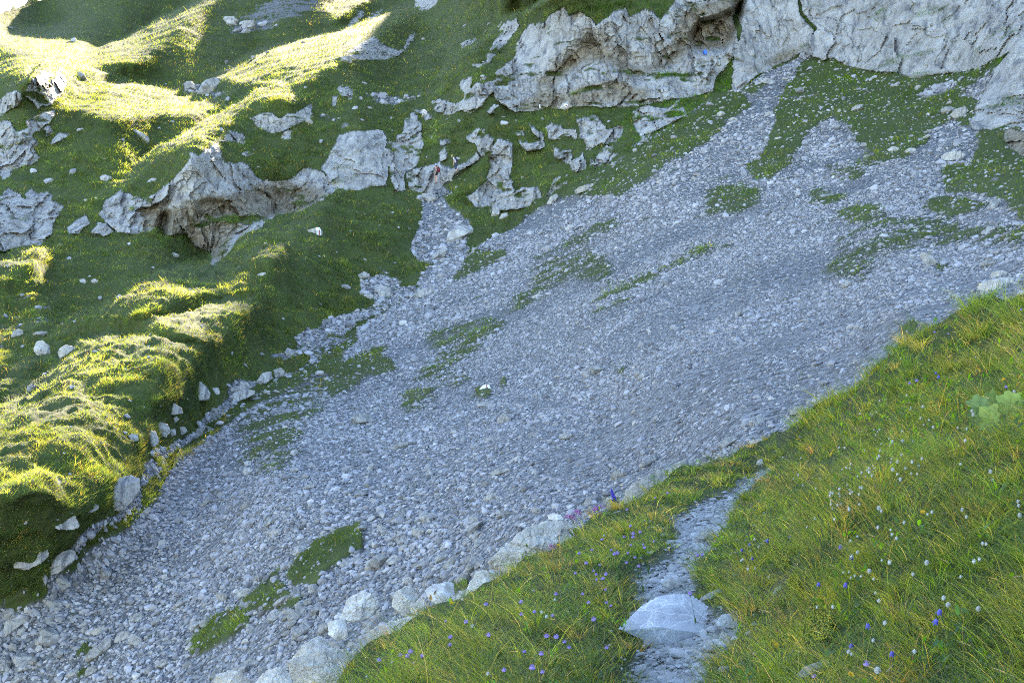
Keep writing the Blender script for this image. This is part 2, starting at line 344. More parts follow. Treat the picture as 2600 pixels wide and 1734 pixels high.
TURF = [  # green patches lying on the scree: outline, density
 (Q(3,765,605,830,500,890,395,1010,415,1090,385,1180,432,1300,452,1550,515,1900,485,2130,445,2150,480,2110,500,1950,600,2045,700,1990,830,1850,760,1720,830,1700,930,1640,970,1560,1060,1380,1040,1300,970,1180,860,1100,800,1000,850,950,870,870,980,780,1080,680,1180,560,1185,515,1080,600,990,700,860,690,760,725,720), .93),
 (Q(3,1300,970,1640,960,1600,1050,1350,1130,1250,1240,1130,1160,1010,1140,1010,1080,1200,1080), .55),
 (Q(3,1810,1080,2000,1080,2050,960,2060,880,2351,880,2800,860,2800,1400,2351,1345,2250,1345,2150,1290,1990,1285,1820,1275), .93),
 (np.concatenate([Q(2,1560,1190,1750,1110,1900,1020,2200,840,2351,740), Q(3,130,770,300,650,420,615,520,650,560,700,420,820,200,1000,0,1130), Q(2,2300,1040,2100,1150,2050,1230,1900,1295,1600,1300,1400,1345,1270,1430,1240,1440,1400,1340)]), .88),
 (Q(3,425,620,480,600,560,560,660,560,560,620), .8),
 (Q(5,780,405,830,300,950,185,1165,190,1000,300,850,405), .92), (Q(5,640,500,760,425,780,445,660,500), .7), (Q(5,280,655,490,505,480,530,350,580,240,650), .85), (Q(5,590,550,710,515,690,530,620,560), .8),
 (Q(5,-20,970,-20,805,130,745,245,645,370,585,480,508,460,560,300,660,200,740,100,850,20,950), .9),
 (Q(5,-40,1230,-40,950,130,900,340,805,360,820,280,900,400,935,425,1000,330,1060,200,1040,195,1090,50,1170,-40,1230), .8),
 (Q(4,1110,1600,1270,1450,1500,1280,1700,1125,1900,1005,2060,945,2300,700,2351,685,2351,830,2240,860,2200,950,2351,1000,2351,1060,2130,1010,1950,1110,1700,1240,1400,1430,1250,1600), .85),
 (Q(4,1350,1470,1700,1240,1950,1110,2130,1010,2351,1060,2351,1170,2200,1190,2130,1290,2080,1400,1900,1570,1700,1640,1500,1600,1620,1480,1560,1440,1450,1480), .5),
 (Q(7,1520,40,1700,-10,1900,-30,2000,60,1900,130,1750,190,1640,160), .45),
 (Q(5,1250,450,1330,250,1430,165,1600,60,1900,-20,1960,20,1700,150,1750,200,1900,330,1700,430,1500,430,1300,580,1100,615,900,640,1050,560), .5),
 (Q(5,600,740,900,620,1200,640,1100,750,900,900,870,1120,740,1130,560,1080,470,1080,700,900,580,830), .5),
 (Q(5,440,1265,420,1110,640,1120,770,1175,650,1215,500,1290), .6), (Q(5,900,1130,1000,1110,1030,1150,950,1175),.8),
 (Q(5,1600,700,1750,400,2000,330,2200,260,2351,190,2400,340,2000,480,1950,600,1700,690), .38),
 (Q(5,1260,840,1330,835,1320,890,1280,880), .7), (Q(5,1080,1050,1130,1030,1130,1080,1090,1090), .8), (Q(5,1190,1180,1270,1150,1260,1175,1200,1195), .7), (Q(5,1860,980,1930,970,1920,1000,1880,1020), .8), (Q(5,1840,1180,1960,1170,1900,1215),.6),
 (Q(3,260,1185,330,1150,460,1195,380,1215), .75), (Q(3,200,1420,230,1300,350,1220,450,1230,660,1250,600,1300,450,1430,230,1440), .66),
 (Q(3,880,1320,930,1260,1230,1255,1190,1340,1000,1375), .75), (Q(3,1080,1400,1250,1330,1500,1420,1750,1450,2000,1480,2351,1440,2900,1420,2900,1600,2351,1580,1800,1600,1300,1600,1150,1480), .58),
 (Q(3,1660,1375,1750,1310,2000,1325,2160,1370,2000,1425,1750,1435), .8), (Q(3,2220,1340,2351,1345,2900,1330,2900,1440,2351,1440),.8),
 (Q(6,1040,120,1130,60,1300,0,2000,0,2351,0,2351,210,2150,150,1980,50,1750,60,1650,170,1400,280,1250,400,1000,375,880,400,1100,280), .5),
 (Q(6,560,725,700,570,870,475,800,560,680,690), .5), (Q(6,-20,410,-20,250,100,130,330,115,470,200,250,280,100,350), .45), (Q(6,1740,270,1830,280,1810,325,1750,330), .95), (Q(6,1500,760,1640,700,1640,745,1560,800), .9),
 (Q(7,-60,1130,60,965,300,865,480,825,560,715,770,585,870,505,950,395,1080,305,1040,285,1130,195,1200,155,1250,55,1400,-10,1160,-10,1110,80,1055,200,1005,280,855,440,655,600,505,760,300,900,340,950,320,1010,150,1115,0,1120), .95),
 (Q(7,1265,1362,1290,1270,1420,1130,1600,1065,1665,1160,1480,1285,1350,1345), .92), (Q(7,1560,1090,1700,950,1850,875,2025,960,2005,1045,1750,1095), .70), (Q(7,1980,730,2100,630,2250,555,2400,545,2400,655,2200,765,2110,875,1950,900,1900,860), .80), (Q(7,1720,880,1990,720,1990,850,1860,880,1750,940),.45),
 (Q(7,490,1540,510,1480,600,1455,590,1540), .8), (Q(7,500,1395,600,1315,630,1385), .8), (Q(7,630,1190,760,1150,740,1200),.75), (Q(7,80,1400,180,1340,160,1400),.6), (Q(7,1140,1430,1200,1395,1180,1440),.7), (Q(7,430,1000,500,985,490,1020),.6),
 (Q(8,470,300,500,240,560,230,550,290), .65), (Q(8,700,930,890,895,880,950,800,965), .8), (Q(8,400,60,600,10,560,60,470,90), .5), (Q(8,190,390,330,360,390,370,250,410), .4), (Q(7,1030,1070,1060,1040,1040,1080,970,1110),.7),
]
TURF_HOLES = [Q(3,1620,665,1700,615,1900,555,1935,590,1800,650,1650,685), Q(3,1910,665,2000,600,2110,505,2080,585,1990,655), Q(3,780,640,980,615,970,630,800,650)]
CAVES = [(Q(3,120,255,200,150,290,130,330,110,430,60,490,20,440,200,380,330,360,350,250,345,190,350,160,340), .035), (Q(1,1030,1540,1060,1430,1110,1400,1110,1560), .03), (Q(1,1330,1330,1480,1340,1500,1420,1400,1440,1360,1500,1320,1420), .012),
         (Q(3,410,-60,520,-60,470,120,440,90), .03), (Q(2,1960,480,2050,480,2040,560,1990,570), .012)]
OVERHANG = [(Q(2,1330,560,1400,480,1560,380,1640,290,1760,260,1850,330,1960,380,2080,420,2351,260,2351,320,2100,470,1950,480,1850,420,1640,420,1500,520,1400,590), .02), (Q(1,1380,1560,1420,1400,1560,1300,1750,1240,1960,1260,2150,1280,1950,1420,1700,1440,1560,1560), .012)]
STAIN = [Q(2,1330,600,1400,460,1560,360,1640,270,1760,240,1850,330,1960,400,2080,420,2351,240,2351,360,2100,500,1950,500,1850,420,1640,420,1500,540,1400,620), Q(2,2100,700,2080,600,1900,560,1700,540,1500,600,1300,640,1200,700,1100,640,1250,740,1500,700),
         Q(1,1060,1560,1080,1380,1300,1320,1500,1290,1700,1230,2000,1230,2230,1260,2000,1420,1700,1460,1550,1580,1400,1780,1300,1640), Q(1,950,1540,950,1360,1080,1300,1080,1500), Q(3,0,330,40,180,130,60,350,0,500,20,430,330,160,340,100,250), Q(3,480,520,700,330,860,270,860,340,560,500)]
SLABSTREAK = Q(2,1210,420,1230,260,1330,170,1560,110,1560,240,1440,420,1300,540)
LIT = [Q(0,176,157,268,119,345,84,421,42,498,0,560,-30,600,-30,536,8,475,57,413,111,364,157,300,165,200,168),
 Q(0,165,264,249,237,237,214,318,199,433,222,459,249,536,241,594,226,567,264,498,291,383,291,325,302,268,306,165,272),
 Q(0,525,203,574,168,651,130,804,92,900,60,1049,0,1120,-30,1120,0,1000,60,900,130,842,168,766,218,689,214,613,211),
 Q(0,850,50,900,20,960,-20,880,-20,830,20), Q(0,0,90,120,60,170,60,160,90,60,130,0,130), Q(0,0,160,80,150,90,190,0,200),
 Q(0,295,471,325,440,383,387,459,348,513,318,574,283,605,260,651,230,704,220,758,222,760,262,690,255,640,262,560,320,480,365,400,395,320,460),
 Q(0,0,656,57,625,115,617,107,640,57,679,0,728), Q(0,513,663,574,617,651,571,700,548,780,560,760,578,727,590,680,605,620,620,560,640), Q(0,563,663,651,633,727,623,697,652,704,679,651,675),
 Q(0,96,851,153,836,172,809,268,771,345,725,421,690,479,667,574,675,651,690,666,732,628,751,555,748,460,765,345,790,249,805,218,824,153,845),
 Q(0,364,828,413,805,536,782,658,759,597,809,559,866,524,870,440,840),
 Q(0,-80,1040,0,1031,77,985,126,943,191,878,257,847,329,841,383,859,459,878,513,885,470,925,465,990,390,1020,400,1080,330,1140,330,1190,260,1220,225,1268,170,1300,150,1260,80,1250,-80,1262)]

def edge_warp(PP, u, v, amp, seed):
    sc = 3.5
    du = fbm(PP, sc, 4, seed, .62); dv = fbm(PP, sc, 4, seed + 5, .62)
    return u + amp * du, v + amp * dv

Uw, Vw = edge_warp(P, U, V, 13.0, 101)
Us, Vs = edge_warp(P, U, V, 22.0, 151)
clid = np.full(U.shape, -1, np.int16)
for k, (_, _, polys) in enumerate(CLIFFS):
    for p in polys:
        clid[inpoly(p, Uw, Vw)] = k
rock_raw = (clid >= 0).astype(np.float32)
scree_m = inpoly(SCREE, Us * .4 + U * .6, Vs * .4 + V * .6)
turf = np.zeros(U.shape, np.float32)
speck = 0.5 + 0.80 * fbm(P, (2.8, 1.1, 1.9), 5, 201, .8) + .16 * vnoise(P, .22, 207)
for p, dns in TURF:
    m = blur((inpoly(p, Us, Vs) & scree_m).astype(np.float32), 6 if dns < .78 else 2)
    turf = np.maximum(turf, m * (1.35 if dns > .92 else 1.10 if dns > .87 else dns * (1.12 if dns > .79 else 1.08)))
turf = np.maximum(turf, scree_m * (.13 * smooth(-.05, .4, fbm(P, (9, 7, 7), 3, 241)) + .20 * blur(turf, 16)) * (U < 2500))
for p in TURF_HOLES:
    turf[inpoly(p, Us, Vs)] *= .1
stray = smooth(.70, .80, speck) * smooth(.1, .5, fbm(P, 9.0, 2, 231)) * .0
turf_c = smooth(-.08, .16, turf - speck * .96 + .02) * (turf > 0)
grav = np.zeros(U.shape, np.float32)
for p in GULLY:
    grav[inpoly(p, Uw, Vw)] = .97
for p, dns in GRAVEL:
    m = inpoly(p, Us, Vs) & ~scree_m
    grav = np.maximum(grav, m * dns)
grav_c = smooth(-.08, .08, grav - speck * .95) * (grav > 0)
scree_c = np.where(scree_m, 1 - turf_c, grav_c)
# turf creeping into the crags, small rocks showing through the turf
moss = smooth(.24, .42, fbm(P, (3.0, 6, 1.0), 5, 301, .65)) * (clid >= 0)
for k in (5, 6, 8, 17):
    moss = np.where(clid == k, smooth(.13, .30, fbm(P, (1.5, 3, 1.0), 4, 331, .65)), moss)
for k in (2, 1, 3, 7):
    moss = np.where(clid == k, moss * .35, moss)
specks = smooth(.60, .70, fbm(P, (2.6, 2.6, 1.6), 4, 341, .68)) * (clid < 0) * (~scree_m) * (U < 1300) * .9
rock_c = np.where(clid >= 0, 1 - moss, specks) * (1 - scree_c * (clid < 0))
grass_c = np.clip(1 - rock_c - scree_c, 0, 1)
stain = np.zeros(U.shape, np.float32)
for p in STAIN:
    stain = np.maximum(stain, inpoly(p, Us, Vs))
stain = blur(stain, 5)
stain = np.where(scree_m, blur(np.maximum(turf * .75, turf_c), 5), stain)

# crags stand steeper than the turf; benches lie flatter: rebuild the depth column by column
lit = np.zeros(U.shape, np.float32)
for p in LIT:
    lit = np.maximum(lit, inpoly(p, Us * .5 + U * .5, Vs * .5 + V * .5))
lit = blur(lit, 2)
rk = blur(rock_raw, 2)
g = -np.diff(L, axis=0)                               # depth gained going up one row
mid = lambda a: .5 * (a[1:] + a[:-1])
extra = np.zeros(U.shape)
shy = (~scree_m) * (1 - lit) * (1 - rk) * smooth(1150, 950, U)
extra[:-1] = -(g * (-.8 * mid(rk)) - .6 * LITK * mid(rk) * (mid(V) < 450) * (mid(U) < 700) + LITK * np.where(mid(V) < 450, 1.9, 1.45) * mid(lit) - np.where(mid(V) < 450, np.minimum(2.2 * LITK, .75 * np.maximum(g, 0)), np.minimum(.55 * LITK, .45 * np.maximum(g, 0))) * mid(shy))
NI, NJ = len(np.arange(-60, 1792, 2.5)), len(np.arange(-60, 2661, 2.5))
si, sj = slice(34, 34 + NI), slice(30, 30 + NJ)
h = extra[si, sj]
hd = np.zeros_like(h); hd[1:] = h[1:] - h[:-1]        # divergence of the wanted change of slope
m4 = np.concatenate([hd, hd[::-1]], 0); m4 = np.concatenate([m4, m4[:, ::-1]], 1)
fy = 2 - 2 * np.cos(2 * np.pi * np.fft.fftfreq(m4.shape[0]))[:, None]
fx = 2 - 2 * np.cos(2 * np.pi * np.fft.fftfreq(m4.shape[1]))[None]
dl = np.real(np.fft.ifft2(np.fft.fft2(m4) / -(fy + .55 * fx + 1 / 55.0 ** 2)))[:NI, :NJ]
wy = np.minimum(1, np.minimum(np.arange(NI), np.arange(NI)[::-1]) / 20.0)[:, None]
wx = np.minimum(1, np.minimum(np.arange(NJ), np.arange(NJ)[::-1]) / 20.0)[None]
L[si, sj] += dl * wy * wx

# relief
d = np.exp(L)
P = place(d)
rkb = blur(rock_c.astype(np.float32), 1)
big = fbm(P, (7.0, 7.0, 9.0), 3, 401)
rd = ridged(P, (3.2, 3.2, 4.6), 5, 421, .55)
fine = ridged(P, (.9, .9, 1.2), 3, 451, .6)
rsel = blur((rock_c > .02).astype(np.float32), 2) > 0
fa = np.zeros(U.shape, np.float32); fj = np.zeros(U.shape, np.float32)
Pr = P[rsel]; wob = .5 * np.stack([fbm(Pr, 1.4, 3, 461), fbm(Pr, 1.4, 3, 462), fbm(Pr, 1.4, 3, 463)], -1)
v1, e1 = facets(Pr + wob, (2.6, 8.0, 4.6), 700, .8); v2, e2 = facets(Pr + wob * .6, (1.0, 3.2, 1.7), 710, .7); v3, e3 = facets(Pr + wob * .3, (.42, 1.2, .62), 720, .7)
v0, e0 = facets(Pr + wob * 1.2, (2.1, 9.0, 11.0), 690, .8)
fa[rsel] = 1.0 * v0 + .75 * v1 + .42 * v2 + .20 * v3
fj[rsel] = .9 * (1 - smooth(0, .10, e1)) * (fbm(Pr, 4, 2, 465) > -.05) + .35 * (1 - smooth(0, .12, e2)) * (fbm(Pr, 3, 2, 466) > .05)
rough = np.ones(U.shape, np.float32)
for k in (2, 7, 1, 3):
    rough[clid == k] = .48
rough = np.where(inpoly(SLABSTREAK, Us, Vs), .3, rough); rough = blur(rough, 3)
dd = -rkb * rough * (.45 * big + .3 * (rd - .1) + .22 * (fine - .1) + .8 * fa + .08 * ridged(P, (.34, .34, .42), 2, 457)) + rkb * fj * .16 * (.5 + .5 * rough)
for p, depth in CAVES:
    dd = dd + blur(inpoly(p, Uw, Vw).astype(np.float32), 2) * depth * d
for p, depth in OVERHANG:
    m = blur(inpoly(p, Uw, Vw).astype(np.float32), 6)
    dd = dd + m * depth * d
dd = dd - .35 * smooth(.1, .9, blur((clid >= 0).astype(np.float32), 3)) * (clid >= 0)
d = d + dd
P = place(d)
gc = blur(grass_c.astype(np.float32), 1) * (1 - .75 * scree_m)
hum = .34 * fbm(P, 6.0, 2, 501) + .26 * ridged(P, (1.7, 1.7, 1.2), 3, 511, .6) + .10 * fbm(P, .5, 2, 515) + .11 * np.sin(6.283 * P[..., 2] / 1.15 + 3.5 * fbm(P, 6.0, 2, 517)) * smooth(-.3, .3, fbm(P, 8.0, 2, 519))
scn = .10 * fbm(P, 2.5, 4, 521, .6) + .25 * fbm(P, 9.0, 2, 531)
P[..., 2] += gc * hum * np.clip(90 / d, .4, 1.1) + np.where(scree_m, scn + .07 * turf_c, 0)
FB = P
# ------------------------------------------------------------------ materials
def new_mat(name):
    m = bpy.data.materials.new(name)
    m.use_nodes = True
    nt = m.node_tree
    b = nt.nodes['Principled BSDF']
    return m, nt, b
def N(nt, typ, **kw):
    n = nt.nodes.new(typ)
    for k, val in kw.items():
        if k.startswith('i_'):
            key = k[2:]
            n.inputs[int(key) if key.isdigit() else key.replace('_', ' ')].default_value = val
        else:
            setattr(n, k, val)
    return n
def noise(nt, vec, scale, detail=4, rough=.55, dist=0.0):
    n = N(nt, 'ShaderNodeTexNoise'); n.inputs['Scale'].default_value = scale; n.inputs['Detail'].default_value = detail
    n.inputs['Roughness'].default_value = rough; n.inputs['Distortion'].default_value = dist
    nt.links.new(vec, n.inputs['Vector']); return n.outputs['Fac']
def ramp(nt, fac, stops, interp='LINEAR'):
    r = N(nt, 'ShaderNodeValToRGB'); r.color_ramp.interpolation = interp
    e = r.color_ramp.elements
    while len(e) < len(stops): e.new(.5)
    for i, (p, c) in enumerate(stops):
        e[i].position = p; e[i].color = (*c, 1) if len(c) == 3 else c
    nt.links.new(fac, r.inputs[0]); return r.outputs[0]
def mixc(nt, fac, a, b, mode='MIX'):
    m = N(nt, 'ShaderNodeMix', data_type='RGBA', blend_type=mode)
    for s, x in ((0, fac), (6, a), (7, b)):
        if isinstance(x, (int, float)): m.inputs[s].default_value = x
        elif isinstance(x, tuple): m.inputs[s].default_value = (*x, 1) if len(x) == 3 else x
        else: nt.links.new(x, m.inputs[s])
    return m.outputs[2]
def mth(nt, op, a, b=None, clamp=False):
    m = N(nt, 'ShaderNodeMath', operation=op, use_clamp=clamp)
    for s, x in ((0, a), (1, b)):
        if x is None: continue
        if isinstance(x, (int, float)): m.inputs[s].default_value = x
        else: nt.links.new(x, m.inputs[s])
    return m.outputs[0]
def posn(nt, scale=(1, 1, 1), obj=False):
    if obj:
        c = N(nt, 'ShaderNodeTexCoord').outputs['Object']
    else:
        c = N(nt, 'ShaderNodeNewGeometry').outputs['Position']
    mp = N(nt, 'ShaderNodeMapping'); mp.inputs['Scale'].default_value = scale
    nt.links.new(c, mp.inputs['Vector']); return mp.outputs[0]
def bump(nt, b, h, strength, dist):
    bp = N(nt, 'ShaderNodeBump'); bp.inputs['Strength'].default_value = strength; bp.inputs['Distance'].default_value = dist
    nt.links.new(h, bp.inputs['Height']); nt.links.new(bp.outputs[0], b.inputs['Normal'])

def rock_color(nt, obj=False, k=1.0):
    p = posn(nt, (1, 1, 1), obj)
    ps = posn(nt, (1.1, .35, .16), obj)
    base = ramp(nt, noise(nt, p, .55 * k, 6, .62), [(.30, (.22, .197, .168)), (.5, (.42, .388, .342)), (.70, (.56, .53, .475))])
    base = mixc(nt, ramp(nt, noise(nt, p, 3.2 * k, 6, .7), [(.46, (0, 0, 0)), (.76, (1, 1, 1))]), base, (.60, .575, .53))
    st = ramp(nt, noise(nt, ps, 1.9 * k, 5, .65, .3), [(.50, (0, 0, 0)), (.66, (1, 1, 1))])
    base = mixc(nt, mth(nt, 'MULTIPLY', st, .85), base, (.155, .155, .165))
    dk = ramp(nt, noise(nt, p, 6.5 * k, 5, .75), [(.28, (1, 1, 1)), (.42, (0, 0, 0))])
    base = mixc(nt, mth(nt, 'MULTIPLY', dk, .6), base, (.10, .095, .085))
    return p, base
def gravel_color(nt, p):
    vo = N(nt, 'ShaderNodeTexVoronoi', feature='F1'); vo.inputs['Scale'].default_value = 9.0; nt.links.new(p, vo.inputs['Vector'])
    vo2 = N(nt, 'ShaderNodeTexVoronoi', feature='F1'); vo2.inputs['Scale'].default_value = 3.4; nt.links.new(p, vo2.inputs['Vector'])
    sx = N(nt, 'ShaderNodeSeparateColor'); nt.links.new(vo.outputs['Color'], sx.inputs[0])
    c = ramp(nt, sx.outputs[0], [(.0, (.05, .05, .051)), (.45, (.12, .12, .122)), (1.0, (.30, .30, .30))])  # ground under the stones darkened: shade of the gaps put into its colour
    c = mixc(nt, mth(nt, 'MULTIPLY', ramp(nt, noise(nt, p, .35, 5, .65), [(.36, (1, 1, 1)), (.6, (0, 0, 0))]), .45), c, (.19, .18, .165))
    h = mth(nt, 'ADD', mth(nt, 'MULTIPLY', vo.outputs['Distance'], -1.0), mth(nt, 'MULTIPLY', vo2.outputs['Distance'], -1.2))
    return c, h
def turf_color(nt, p):
    c = ramp(nt, noise(nt, p, .30, 5, .62), [(.30, (.030, .050, .012)), (.5, (.050, .078, .017)), (.7, (.085, .095, .028))])
    c = mixc(nt, ramp(nt, noise(nt, p, 2.6, 5, .7), [(.40, (1, 1, 1)), (.62, (0, 0, 0))]), c, (.060, .050, .026), 'MIX')
    return mixc(nt, .5, c, ramp(nt, noise(nt, p, 5.5, 4, .7), [(.3, (.022, .040, .010)), (.7, (.10, .125, .030))]))

def terrain_mat(name):
    m, nt, b = new_mat(name)
    at = N(nt, 'ShaderNodeAttribute', attribute_name='cover')
    sp = N(nt, 'ShaderNodeSeparateColor'); nt.links.new(at.outputs['Color'], sp.inputs[0])
    p, rc = rock_color(nt)
    sfac = ramp(nt, mth(nt, 'MULTIPLY', at.outputs['Alpha'], mth(nt, 'ADD', noise(nt, p, .8, 5, .65), .35)), [(.32, (0, 0, 0)), (.7, (1, 1, 1))])
    rc = mixc(nt, mth(nt, 'MULTIPLY', sfac, .92), rc, ramp(nt, noise(nt, p, 1.6, 5, .7), [(.34, (.13, .105, .07)), (.5, (.26, .21, .14)), (.66, (.40, .35, .27))]))
    gvc, gvh = gravel_color(nt, p)
    gvc = mixc(nt, mth(nt, 'MULTIPLY', at.outputs['Alpha'], mth(nt, 'ADD', noise(nt, p, 1.1, 5, .7), .2), True), gvc, ramp(nt, noise(nt, p, 4.0, 5, .7), [(.3, (.030, .026, .016)), (.6, (.085, .072, .042)), (.8, (.15, .14, .11))]))
    tc = turf_color(nt, p)
    col = mixc(nt, sp.outputs[0], tc, rc)
    col = mixc(nt, sp.outputs[2], col, gvc)
    nt.links.new(col, b.inputs['Base Color'])
    b.inputs['Roughness'].default_value = .95; b.inputs['Specular IOR Level'].default_value = .15
    h = mth(nt, 'ADD', mth(nt, 'MULTIPLY', gvh, mth(nt, 'MULTIPLY', sp.outputs[2], .10)),
            mth(nt, 'MULTIPLY', mth(nt, 'ADD', noise(nt, p, 2.2, 8, .72), mth(nt, 'MULTIPLY', noise(nt, p, 9.0, 4, .7), .3)), mth(nt, 'ADD', mth(nt, 'MULTIPLY', sp.outputs[0], .75), .15)))
    bump(nt, b, h, .85, .45)
    return m
M_TER = terrain_mat('mountain_surface')

# ------------------------------------------------------------------ the mountain itself, split into scree slope, hillside and crags
nv, nu = U.shape
idx = np.arange(nv * nu).reshape(nv, nu)
quads = np.stack([idx[1:, :-1], idx[1:, 1:], idx[:-1, 1:], idx[:-1, :-1]], -1)
qc = clid[1:, :-1]
owner = np.where(qc >= 0, qc + 2, np.where(scree_m[1:, :-1], 1, 0)).reshape(-1)
quads = quads.reshape(-1, 4)
cover = np.stack([rock_c, grass_c, scree_c, stain], -1).reshape(-1, 4)
PV = P.reshape(-1, 3)
def sub_mesh(name, q, sm=True):
    used, inv = np.unique(q.reshape(-1), return_inverse=True)
    return mesh_np(name, PV[used], inv.reshape(-1, 4), {'cover': ('FLOAT_COLOR', 'POINT', cover[used])}, sm)
link('hillside', sub_mesh('hillside', quads[owner == 0]), M_TER, kind='structure', label='steep grassy mountainside with ribs and gullies, upper left', category='hillside')
link('scree_slope', sub_mesh('scree_slope', quads[owner == 1]), M_TER, kind='structure', label='wide grey scree fan filling the middle of the view', category='scree slope')
for k, (nm, lab, _) in enumerate(CLIFFS):
    q = quads[owner == k + 2]
    if len(q):
        link(nm, sub_mesh(nm, q, False), M_TER, label=lab, category=nm, group='limestone crags')
# ------------------------------------------------------------------ near bank with the footpath
FCTRL = [(1690,1734,6.1),(1690,1600,7.2),(1720,1400,9.6),(1850,1260,12.8),(1930,1214,14.4),(1950,1135,17),
 (1400,1734,6.0),(1100,1734,6.4),(870,1734,7.2),(500,2000,6.5),(1300,1500,8.7),(1000,1620,7.8),(1150,1520,9.0),(1290,1450,10.2),(1450,1360,11.8),(1600,1260,13.8),(1780,1190,15.8),(1900,1130,17.6),(1960,1110,18.3),
 (1850,1734,5.6),(2000,1734,5.1),(2300,1734,4.5),(2600,1734,4.0),(1880,1500,7.7),(2600,740,11.0),(2600,1000,7.3),(2600,1200,5.9),(2300,1500,5.3),(2300,1200,7.4),(2300,950,11.2),(2100,1200,9.2),(2100,1500,6.3),(2000,1350,8.6),(2050,1050,15.0),(1980,1250,11.4),(2150,1020,12.8),(2450,830,11.6),
 (1700,2200,3.7),(1000,2200,4.0),(2300,2200,3.0),(2900,1700,3.4),(2900,700,10),(2900,1200,5)]
VS = np.array([(200,2250),(500,1990),(780,1790),(870,1727),(1000,1620),(1080,1572),(1170,1535),(1275,1470),(1425,1388),(1545,1290),(1660,1235),(1760,1176),(1830,1160),(1900,1128),(1945,1108),(2013,1072),(2075,1030),(2168,962),(2300,872),(2433,806),(2520,772),(2600,738),(2950,590)], float)
def vsil(u):
    return np.interp(u, VS[:, 0], VS[:, 1]) + 5 * np.sin(np.asarray(u) / 31.0) + 3 * np.sin(np.asarray(u) / 12.3 + 2)
fu = np.arange(200, 2951, 5.0)
srow = np.concatenate([np.linspace(0, .1, 26), np.linspace(.104, 1, 170)])
FU = np.repeat(fu[None], len(srow), 0)
FVs = vsil(fu)[None]
FV = FVs + srow[:, None] * (2300 - FVs)
fL = tps([(a, b, math.log(c)) for a, b, c in FCTRL], FU, FV, 2e-4)
FP = unproject(FU, FV, np.exp(fL))
PATH = Q(0,1897,1212,1845,1249,1777,1268,1731,1299,1700,1312,1720,1345,1711,1402,1673,1440,1615,1471,1608,1501,1634,1525,1600,1560,1640,1650,1597,1700,1577,1734,1500,1900,1420,2300,1720,2300,1760,1900,1777,1734,1807,1670,1865,1632,1884,1578,1790,1545,1757,1509,1757,1463,1769,1417,1830,1371,1845,1333,1861,1287,1884,1245,1932,1214,1960,1180,1930,1176)
SOIL = [Q(9,600,1010,700,900,850,790,860,830,760,990,700,1080,600,1130,560,1090), Q(8,1830,1180,1950,1130,1980,1170,1900,1250), Q(8,1900,1567,1960,1480,2150,1380,2200,1400,2000,1500,1960,1567), Q(9,590,690,640,690,620,790,590,770)]
wu, wv = FU + 26 * fbm(FP, .35, 4, 601, .6), FV + 16 * fbm(FP, .35, 4, 607, .6)
path_m = blur(inpoly(PATH, wu, wv).astype(np.float32), 1)
soil_m = np.zeros(FU.shape, np.float32)
for p in SOIL:
    soil_m = np.maximum(soil_m, inpoly(p, wu, wv))
soil_m = blur(soil_m, 1)
FP[..., 2] += (.045 * fbm(FP, .6, 3, 611) + .11 * fbm(FP, 2.2, 2, 613)) * (1 - .6 * path_m) - .05 * path_m - .05 * soil_m + .02 * path_m * ridged(FP, .25, 3, 617)
# behind the edge the bank turns over and drops to the scree
skirt = []
for k in range(1, 19):
    a = k / 18.0
    q = FP[0].copy(); dd0 = np.exp(fL[0])
    q[:, 1] += (.35 * a + 1.1 * a * a) * dd0 * .22
    q[:, 0] += q[:, 0] / q[:, 1] * 0 - .05 * a * dd0
    q[:, 2] -= (.15 * a + 1.2 * a * a) * dd0 * .28
    q[:, 2] += .05 * fbm(q, .6, 3, 611)
    skirt.append(q)
FALL = np.concatenate([np.stack(skirt[::-1]), FP], 0)
fcover = np.zeros(FALL.shape[:2] + (4,), np.float32)
fcover[len(skirt):, :, 2] = path_m; fcover[len(skirt):, :, 3] = soil_m
fcover[..., 1] = 1 - fcover[..., 2]
def bank_mat():
    m, nt, b = new_mat('bank_turf_and_path')
    at = N(nt, 'ShaderNodeAttribute', attribute_name='cover')
    sp = N(nt, 'ShaderNodeSeparateColor'); nt.links.new(at.outputs['Color'], sp.inputs[0])
    p = posn(nt, (1, 1, 1))
    tc = ramp(nt, noise(nt, p, 38.0, 6, .8), [(.3, (.010, .014, .005)), (.5, (.030, .042, .012)), (.62, (.060, .075, .020)), (.8, (.13, .11, .05))])
    vo = N(nt, 'ShaderNodeTexVoronoi', feature='F1'); vo.inputs['Scale'].default_value = 34; nt.links.new(p, vo.inputs['Vector'])
    sx = N(nt, 'ShaderNodeSeparateColor'); nt.links.new(vo.outputs['Color'], sx.inputs[0])
    gc_ = ramp(nt, sx.outputs[0], [(0, (.17, .168, .162)), (.5, (.28, .278, .27)), (1, (.42, .418, .41))])
    gc_ = mixc(nt, ramp(nt, noise(nt, p, 2.4, 5, .65), [(.35, (1, 1, 1)), (.6, (0, 0, 0))]), gc_, (.13, .115, .09))
    c = mixc(nt, sp.outputs[2], tc, gc_)
    c = mixc(nt, at.outputs['Alpha'], c, ramp(nt, noise(nt, p, 14, 5, .7), [(.3, (.022, .017, .011)), (.7, (.085, .065, .042))]))
    nt.links.new(c, b.inputs['Base Color']); b.inputs['Roughness'].default_value = .95; b.inputs['Specular IOR Level'].default_value = .12
    bump(nt, b, mth(nt, 'ADD', mth(nt, 'MULTIPLY', vo.outputs['Distance'], mth(nt, 'MULTIPLY', sp.outputs[2], -.5)), noise(nt, p, 16, 6, .7)), .8, .03)
    return m
nfv, nfu = FALL.shape[:2]
fidx = np.arange(nfv * nfu).reshape(nfv, nfu)
fq = np.stack([fidx[1:, :-1], fidx[1:, 1:], fidx[:-1, 1:], fidx[:-1, :-1]], -1)
M_BANK = bank_mat()
